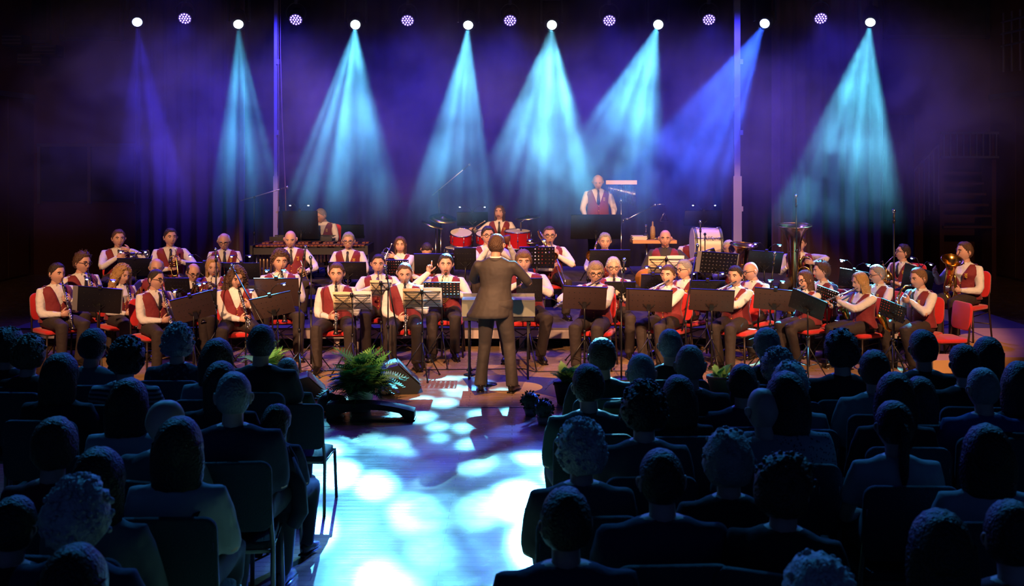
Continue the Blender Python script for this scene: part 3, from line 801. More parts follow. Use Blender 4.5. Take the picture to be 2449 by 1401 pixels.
        def fy(z):   # front of the trunk at height z
            rr = torso_rings(.018, fat, lean, dz, 0, 9, fem)
            for a_, c_ in zip(rr, rr[1:]):
                if a_[2] <= z <= c_[2]:
                    t = (z-a_[2])/(c_[2]-a_[2]); return (a_[1]*(1-t)+c_[1]*t)-(a_[4]*(1-t)+c_[4]*t)
            return -.1
        if tie:
            t_ = MB(); z0 = nk.z-.035
            t_.loft([(0, fy(z0)-.012, z0+.012), (0, fy(z0-.03)-.010, z0-.012), (0, fy(z0-.05)-.004, z0-.03), (0, fy(z0-.14)-.003, z0-.14), (0, fy(zv)+.002, zv)], [(.014, .010), (.017, .012), (.012, .007), (.026, .005), (.03, .004)], 8, flat=(1, 0, 0))
            obj('tie', t_, M_TIE, root)
        if badge:    # gold embroidered lyre on the chest
            g_ = MB(); z0 = tz(.905, dz)+dz; x0 = .098; f_ = fy(z0)+.012
            for s in (-1, 1): g_.loft([(x0, f_-.004, z0-.026), (x0+s*.016, f_-.003, z0-.012), (x0+s*.011, f_-.003, z0+.008), (x0+s*.017, f_-.002, z0+.026)], .0035, 5)
            g_.loft([(x0-.018, f_-.004, z0-.03), (x0+.018, f_-.003, z0-.03)], .0045, 5); g_.loft([(x0-.014, f_-.003, z0+.018), (x0+.014, f_-.002, z0+.018)], .003, 5)
            for s in (-.006, 0, .006): g_.loft([(x0+s, f_-.004, z0-.024), (x0+s, f_-.003, z0+.018)], .0014, 4)
            obj('badge', g_, M_GOLD, root)
        bt = MB()
        for k in range(3): z0 = tz(.775-k*.075, dz)+dz; bt.ell((.004, fy(z0)-.002, z0), (.008, .005, .008), 7, 5)
        obj('buttons', bt, M_GOLD, root)['kind'] = 'stuff'
    if outfit == 'suit':
        cb = MB(); nz_ = nk.z-.014
        cb.loft([(.064*sin(a), nk.y-.060*cos(a), nz_+.010) for a in [2*pi*i/16 for i in range(16)]], [(.006, .020)]*16, 6, closed=True); obj('shirt_collar', cb, M_WHITE, root)
        cb = MB(); cb.loft([(.074*sin(a), nk.y+.004-.068*cos(a), nz_-.010) for a in [.7+(2*pi-1.4)*i/16 for i in range(17)]], [(.010, .022)]*17, 8); obj('jacket_collar', cb, shirt_m, root)
    # ---- trousers
    if not hide_legs:
        p_ = MB(); rr = torso_rings(.010, fat, lean*.3, dz, 0, 2, fem)
        if stand: rr = [(0, .02, .485+dz, .165, .118)] + rr[1:]
        p_.rings(rr, 16)
        for s, (hp, kn, an) in zip((-1, 1), lg):
            e = an+V((0, 0, .0)); R0 = .098+.02*fat
            if stand: p_.loft([hp+V((0, 0, .04)), hp, hp.lerp(kn, .5), kn, kn.lerp(an, .5), e, e-V((0, -.01, .045))], [.095, .098, .092, .074, .068, .072, .075], 12)
            else: p_.loft([hp+V((0, .04, .01)), hp.lerp(kn, .2), hp.lerp(kn, .65), kn+V((0, -.01, .0)), kn.lerp(an, .12), kn.lerp(an, .55), an, an-V((0, 0, .03))], [.085, R0, .088, .077, .076, .066, .064, .066], 12)
        po = obj('trousers', p_, trouser if trouser else M_TROU, root)
        rm = po.modifiers.new('r', 'REMESH'); rm.mode = 'VOXEL'; rm.voxel_size = .021 if hi else .03; rm.use_smooth_shade = True
        sm = po.modifiers.new('s', 'SMOOTH'); sm.factor = .5; sm.iterations = 2
        for s, (hp, kn, an) in zip((-1, 1), lg):
            f_ = MB(); ft = MX.Translation((an.x, an.y, 0)) @ MX.Rotation(s*.22, 4, 'Z')
            f_.loft([(0, .065, .052), (0, .04, .056), (0, -.01, .062), (0, -.075, .045), (0, -.14, .034), (0, -.195, .026)], [(.022, .038), (.036, .052), (.040, .058), (.046, .042), (.046, .033), (.022, .018)], 10, flat=(1, 0, 0))
            f_.box((0, -.06, .007), (.078, .25, .014)); f_.xf(ft)
            if not stand: f_.xf(MX.Translation((0, 0, an.z-.095)))
            obj('shoe', f_, shoes, root)
    return root, HM
# ================================================================== the band
# ---- instruments: parts in the player's own space; m is the mouth
def nz(v): return V(v).normalized()
def inst_root(name, label, cat, pr):
    o = thing(name, label, cat, pr.location, pr.rotation_euler.z, None, pr.scale.x); return o
def i_clarinet(pr, label, m, D, L=.64):
    t = inst_root('clarinet', label, 'clarinet', pr); D = nz(D); P = lambda s: m+D*s
    b = MB(); b.lathe(P(-.015), [(.001, 0), (.005, .0), (.012, .07), (.0145, .075), (.016, .10), (.0145, .14), (.0135, .145), (.013, .34), (.0155, .35), (.0155, .37), (.0135, .375), (.0145, .54), (.017, .55), (.017, .57), (.019, .60), (.026, .63), (.037, .655), (.035, .657), (.02, .64)], D, 14); obj('wooden_body', b, M_EBONY, t)
    r = MB(); 
    for s in (.058, .128, .335, .358, .53, .64): r.torus(P(s), .0165 if s < .6 else .0375, .0028, D, 14, 5)
    obj('rings', r, M_SILVER, t)
    k = MB(); f = V((0, -1, 0)); f = (f-D*f.dot(D)).normalized(); sd = D.cross(f)
    for i, s in enumerate((.17, .20, .23, .26, .29, .39, .42, .45, .48, .51)): k.lathe(P(s)+f*.013, [(.001, .007), (.0075, .007), (.0085, .0)], f, 8); 
    for sg in (-1, 1): k.loft([P(.16)+sd*sg*.014+f*.006, P(.33)+sd*sg*.014+f*.006], .0022, 5); k.loft([P(.38)+sd*sg*.015+f*.006, P(.56)+sd*sg*.016+f*.006], .0022, 5)
    k.loft([P(.5)+sd*.015, P(.53)+sd*.028, P(.56)+sd*.018], .004, 5); obj('keys', k, M_SILVER, t); return t
def h_clar(m, D, spread=.02):
    D = nz(D); a = m+D*.43; c = m+D*.24
    return ((a+V((-.090, .045, -.012)), (.82, -.50, .12), (.5, .8, .1), .95, (-.5, .35, -.8)), (c+V((.088, .05, -.03)), (-.82, -.45, .25), (-.5, .8, .1), .95, (.5, .35, -.8)))
def i_flute(pr, label, m, D):
    t = inst_root('flute', label, 'flute', pr); D = nz(D); o = m+V((.0, -.008, -.006)); P = lambda s: o+D*s
    b = MB(); b.lathe(P(-.07), [(.001, 0), (.0105, .001), (.0105, .66), (.008, .66), (.001, .655)], D, 10); obj('tube', b, M_SILVER, t)
    l = MB(); l.ell(P(0)+V((0, -.002, .010)), (.016, .010, .004), 8, 5); obj('lip_plate', l, M_SILVER, t)
    k = MB(); up = V((0, -.5, .8)); up = (up-D*up.dot(D)).normalized()
    for i in range(13): k.lathe(P(.16+i*.031)+up*.009, [(.001, .007), (.0085, .007), (.0095, 0)], up, 8)
    k.loft([P(.15)+up*.006+D.cross(up)*.012, P(.56)+up*.006+D.cross(up)*.012], .0024, 5)
    for s in (.15, .52): k.torus(P(s), .0115, .0025, D, 10, 5)
    obj('keys', k, M_SILVER, t); return t
def h_flute(m, D):
    D = nz(D); a = m+D*.40; c = m+D*.20
    return ((a+V((.02, .075, -.075)), (-.25, -.55, .75), (-.1, -.7, -.6), .9, (-.9, .1, -.35)), (c+V((.055, -.070, -.075)), (-.55, .25, .8), (-.2, .9, -.2), .9, (.5, -.6, -.75)))
def i_trumpet(pr, label, m, D, brass=M_SILVER, L=.46, bell=.062, up=(0, 0, 1), name='trumpet'):
    t = inst_root(name, label, 'trumpet' if name == 'trumpet' else 'horn', pr); D = nz(D); u = V(up); u = (u-D*u.dot(D)).normalized(); s = D.cross(u)
    P = lambda a, b=0, c=0: m+D*a+u*b+s*c
    b = MB(); b.lathe(P(-.005), [(.004, .03), (.012, 0), (.013, .003), (.006, .03), (.0045, .08)], D, 10); obj('mouthpiece', b, M_SILVER, t)
    b = MB(); b.loft([P(.07), P(.30)]+[P(.33+.045*sin(a), -.045+.045*cos(a)) for a in [pi*k/8 for k in range(1, 8)]]+[P(.30, -.09), P(.20, -.09)], .0065, 7)
    b.loft([P(.24, -.09), P(.14, -.09)]+[P(.12-.045*sin(a), -.045-.045*cos(a)) for a in [pi*k/8 for k in range(1, 8)]]+[P(.14, 0, .02), P(.26, 0, .02), P(L-.10, 0, .02)], [.0065]*9+[.007, .008, .013][:3], 7) if False else None
    b.loft([P(.13, -.09), P(.10, -.078), P(.082, -.045), P(.10, -.012), P(.13, 0, .018)], .0065, 7); b.loft([P(.13, -.09), P(.26, -.09)], .0065, 7)
    obj('tubing', b, brass, t)
    b = MB(); b.lathe(P(.13, 0, .018), [(.0065, 0), (.0075, .12), (.011, L-.24), (.018, L-.19), (.030, L-.155), (bell, L-.13), (bell-.003, L-.132), (.028, L-.16), (.012, L-.20)], D, 18); obj('bell', b, brass, t)
    for k in range(3):
        v = MB(); v.cyl(P(.175+.027*k, -.105), P(.175+.027*k, .025), .0115, n=10); v.cyl(P(.175+.027*k, .025), P(.175+.027*k, .042), .003, n=6); v.cyl(P(.175+.027*k, .042), P(.175+.027*k, .046), .008, n=8); obj('valve', v, brass, t)
    return t
def h_trp(m, D):
    D = nz(D); a = m+D*.20
    return ((a+V((-.085, .03, -.075)), (.62, -.2, .72), (.6, .1, -.6), .8, (-.8, .1, -.5)), (a+V((.095, .035, -.07)), (-.8, -.3, .3), (-.3, .8, .1), 1.1, (.8, .1, -.5)))
def i_trombone(pr, label, m, D):
    t = inst_root('trombone', label, 'trombone', pr); D = nz(D); u = V((0, 0, 1)); u = (u-D*u.dot(D)).normalized(); s = D.cross(u)  # s to the player's ...
    P = lambda a, b=0, c=0: m+D*a+u*b+s*c
    b = MB(); b.lathe(P(-.005), [(.012, 0), (.013, .004), (.006, .04), (.006, .08)], D, 10); obj('mouthpiece', b, M_SILVER, t)
    b = MB(); b.loft([P(.06), P(.70), P(.745, -.03), P(.745, -.06), P(.70, -.09), P(.06, -.09)], .009, 8); b.loft([P(.12), P(.12, -.09)], .006, 6); b.loft([P(.30), P(.30, -.09)], .006, 6); obj('slide', b, M_SILVER, t)
    b = MB(); pts = [P(.06, -.09), P(-.02, -.085, .05*XS), P(-.16, -.05, .10*XS), P(-.20, 0, .12*XS), P(-.16, .06, .13*XS), P(-.02, .08, .13*XS), P(.16, .08, .13*XS)]
    b.loft(pts, [.009, .009, .010, .011, .012, .014, .019], 9); obj('tubing', b, M_BRASS, t)
    b = MB(); b.lathe(P(.16, .08, .13*XS), [(.019, 0), (.026, .08), (.042, .14), (.07, .18), (.11, .205), (.107, .204), (.06, .17), (.02, .1), (.001, .08)], D, 24); obj('bell', b, M_BRASS, t); return t
XS = 1
def i_sax(pr, label, m, side=-1):
    t = inst_root('saxophone', label, 'saxophone', pr); x = side*.06
    b = MB(); b.loft([m+V((0, .01, 0)), m+V((0, -.05, .004))], [.005, .012], 8); obj('mouthpiece', b, M_EBONY, t)
    b = MB(); b.loft([m+V((0, -.04, .003)), m+V((x*.3, -.10, .0)), m+V((x*.6, -.145, -.045)), m+V((x, -.165, -.11)), V((x*1.8, -.27, .74)), V((x*2.4, -.31, .54)), V((x*2.5, -.335, .50)), V((x*2.5, -.385, .485)), V((x*2.5, -.43, .52)), V((x*2.6, -.455, .60)), V((x*2.7, -.475, .66)), V((x*2.8, -.49, .68))],
                     [.009, .011, .012, .016, .025, .032, .036, .038, .040, .047, .062, .078], 14, cap=False); obj('brass_body', b, M_GOLDBRASS, t)
    k = MB(); A = m+V((x, -.18, -.11)); B = V((x*2.4, -.335, .54))
    for i in range(9): k.lathe(A.lerp(B, .12+i*.095), [(.001, .010), (.012+.001*i, .010), (.014+.001*i, 0)], (0, -1, .2), 10)
    k.loft([A+V((.02, 0, 0)), B+V((.026, 0, 0))], .003, 5); k.loft([A+V((-.02, 0, 0)), B+V((-.028, 0, 0))], .003, 5); obj('keys', k, M_SILVER, t); return t
def h_sax(m, side=-1):
    return ((V((-.19 if side < 0 else -.10, -.22, .66)), (.7, -.5, .1), (.5, .8, .1), .9, (-.8, .4, -.5)), (V((.06, -.22, .86)), (-.8, -.4, .1), (-.4, .8, .1), .9, (.8, .2, -.5)))
def i_horn(pr, label, m, c=(-.05, -.25, .80), brass=M_BRASS):
    t = inst_root('french_horn', label, 'horn', pr); c = V(c); ax = nz((.55, -.75, .1))
    b = MB(); 
    for (R, r) in ((.13, .011), (.105, .009), (.08, .008)): b.torus(c+ax*(.13-R)*.8, R, r, ax, 26, 6)
    b.loft([m, m.lerp(c+V((0, 0, .13)), .5)+V((0, -.04, .01)), c+V((.02, -.01, .13))], [.005, .006, .008], 6); obj('tubing', b, brass, t)
    b = MB(); b.loft([c+V((.03, .02, -.13)), c+V((-.06, .02, -.13)), c+V((-.12, .04, -.08))], [.012, .022, .035], 12, cap=False); b.lathe(c+V((-.12, .04, -.08)), [(.035, 0), (.06, .05), (.10, .09), (.15, .11), (.148, .108), (.08, .07), (.03, .02)], (-.65, .3, .3), 22); obj('bell', b, brass, t)
    for k in range(3): v = MB(); v.cyl(c+V((.02+.03*k, -.03, .0)), c+V((.03+.03*k, -.05, .05)), .013, n=10); obj('valve', v, M_SILVER, t)
    return t
def i_tuba(pr, label, x, ztop, R, tilt=(0, 0), low=.52, name='tuba', y=-.24, side=1, brass=M_BRASS):
    t = inst_root(name, label, 'tuba' if name == 'tuba' else 'horn', pr); H = ztop-low; ax = nz((tilt[0], tilt[1], 1)); c = V((x, y, low)); S = R/.24
    b = MB(); b.lathe(c, [(.055*S, 0), (.075*S, H*.2), (.088*S, H*.5), (.098*S, H*.72), (.118*S, H*.82), (.16*S, H*.92), (.215*S, H*.98), (R, H), (R-.004, H-.004), (.20*S, H*.97), (.14*S, H*.90), (.09*S, H*.72), (.001, H*.6)], ax, 30); obj('bell', b, brass, t)
    g = MB(); g.torus(c+ax*H, R, .006, ax, 34, 6); g.torus(c+ax*H*.6, .094*S, .004, ax, 24, 5); obj('rim', g, brass, t)
    b = MB(); s = side; q = lambda dx, dz, dy=0: c+V((s*dx*S, dy, dz))
    b.loft([q(0, .02), q(.02, -.05), q(.09, -.10), q(.18, -.09), q(.235, -.02), q(.24, .12*S), q(.235, .36*S), q(.20, .43*S), q(.14, .44*S), q(.10, .38*S), q(.10, .15*S)], [.055*S, .055*S, .052*S, .048*S, .044*S, .038*S, .030*S, .027*S, .024*S, .021*S, .018*S], 14)
    for k in range(4):
        zz = .02+k*.05; b.loft([q(.10, zz, -.05), q(.19, zz+.02, -.06), q(.215, zz+.08, -.06), q(.19, zz+.15, -.05), q(.11, zz+.13, -.05)], .010*S, 7)
    b.loft([q(.10, .40*S, -.03), q(.05, .46*S, .05), V((0, -.13, 1.14))], [.012*S, .010*S, .006], 7); b.torus(q(.15, .22*S, -.05), .085*S, .011*S, (0, 1, .1), 20, 6); obj('tubing', b, brass, t)
    for k in range(3): v = MB(); v.cyl(q(.085+.036*k, .02, -.07), q(.085+.036*k, .20*S, -.07), .016*S, n=10); v.cyl(q(.085+.036*k, .20*S, -.07), q(.085+.036*k, .235*S, -.07), .010*S, n=8); obj('valve', v, M_SILVER, t)
    return t

# ---- a red chair, copied under every player
def make_chair(fabric, tube, label):
    c = thing('chair', label, 'chair')
    s = MB(); s.rbox((0, -.005, .425), (.44, .43, .05), .07, 2, 5); obj('seat', s, fabric, c)
    b = MB(); b.rbox((0, .235, .71), (.42, .04, .34), .075, 1, 5); b.xf(MX.Translation((0, .235, .71)) @ MX.Rotation(-.10, 4, 'X') @ MX.Translation((0, -.235, -.71))); obj('backrest', b, fabric, c)
    for sx in (-1, 1):
        l = MB(); l.loft([(sx*.21, -.19, .40), (sx*.225, -.21, 0)], .0125, 8); obj('leg', l, tube, c)
        l = MB(); l.loft([(sx*.225, .25, 0), (sx*.21, .20, .42), (sx*.20, .225, .62), (sx*.19, .25, .78)], .0125, 8); obj('leg', l, tube, c)
    f = MB(); f.loft([(-.21, -.19, .395), (.21, -.19, .395), (.21, .20, .395), (-.21, .20, .395)], .011, 6, closed=True); f.loft([(-.22, .23, .2), (.22, .23, .2)], .008, 6); obj('frame', f, tube, c)
    for a, d in (((-.218, -.20, .16), (.218, .23, .36)), ((.218, -.20, .16), (-.218, .23, .36))): f = MB(); f.loft([a, d], .006, 6); obj('stretcher', f, tube, c)
    return c
CH0 = make_chair(M_RED, M_CHAIRLEG, 'chair'); CH_USED = [False]
def place_chair(loc, rz, sc, label, group='red chairs of the band'):
    if CH_USED[0]: c = dup(CH0)
    else: c = CH0; CH_USED[0] = True
    c.location = loc; c.rotation_euler.z = rz; c.scale = (max(.94, min(1.06, sc)),)*3; c['label'] = label; c['group'] = group; return c

def wr(a): return a
PL = {}
def player(key, u, v, Y, z0=0., desc='', yaw=0., hyaw=0., hp=.08, hroll=0., inst=None, D=None, chair=True, dx=0, **k):
    """desc: short text that singles the person out; u, v: pixel of the crown"""
    yaw, hyaw = radians(yaw), radians(hyaw); stand = k.get('stand', False); lean = k.get('lean', 0.)
    HM = head_matrix(lean, hyaw, hp, hroll, stand); m = HM @ V((0, -.098, -.060)); crown = HM @ V((0, 0, .13))
    p = at(u, v, Y); sc = (p.z-z0)/crown.z
    if not (.88 < sc < 1.12): print('SCALE', key, round(sc, 2))
    sc = max(.82, min(1.15, sc)); off = MX.Rotation(yaw, 3, 'Z') @ (V((crown.x, crown.y, 0))*sc)
    loc = (p.x-off.x, Y-off.y, z0)
    if 'hands' not in k:
        if inst == 'clarinet': D = D or (0, -.42, -.9); k['hands'] = h_clar(m, D)
        elif inst == 'flute': D = D or (-1, -.15, -.2); k['hands'] = h_flute(m, D)
        elif inst in ('trumpet', 'flugelhorn', 'cornet'): D = D or (0, -1, -.35); k['hands'] = h_trp(m, D)
        elif inst == 'trombone': D = D or (0, -.8, -.55); k['hands'] = ((m+nz(D)*.30+V((-.05, .03, -.16)), (.35, -.5, .75), (.8, .1, -.3), 1.1, (-.8, .1, -.5)), (m+nz(D)*.08+V((.09, -.0, -.14)), (-.5, -.3, .8), (-.6, .6, 0), 1.1, (.8, .1, -.5)))
        elif inst == 'sax': k['hands'] = h_sax(m)
        elif inst == 'horn': k['hands'] = ((V((-.17, -.12, .70)), (.2, -.7, .1), (1, 0, 0), .5, (-.8, .3, -.4)), (V((.10, -.24, .82)), (-.7, -.5, .1), (-.4, .8, 0), .9, (.8, .2, -.5)))
    lab = desc
    r, HM = person(lab, loc, yaw, sc, hyaw, hp, hroll, **k)
    sh = k.get('short', None)
    PL[key] = (r, m, D)
    if inst and inst not in ('lap',):
        short = SHORT[key]
        if inst == 'clarinet': i_clarinet(r, 'black clarinet with silver keys played by the '+short, m, D)
        elif inst == 'flute': i_flute(r, 'silver flute played by the '+short, m, D)
        elif inst == 'trumpet': i_trumpet(r, 'silver trumpet of the '+short, m, D, M_SILVER)
        elif inst == 'cornet': i_trumpet(r, 'brass cornet of the '+short, m, D, M_BRASS, L=.36)
        elif inst == 'flugelhorn': i_trumpet(r, 'brass flugelhorn of the '+short, m, D, M_BRASS, L=.42, bell=.078, name='flugelhorn')
        elif inst == 'trombone': i_trombone(r, 'trombone with brass bell played by the '+short, m, D)
        elif inst == 'sax': i_sax(r, 'golden saxophone played by the '+short, m)
        elif inst == 'horn': i_horn(r, 'brass french horn of the '+short, m)
    if chair and not stand: place_chair(loc, yaw if key != 'm42' else radians(-40), sc, 'red padded chair under the '+SHORT[key])
    return r

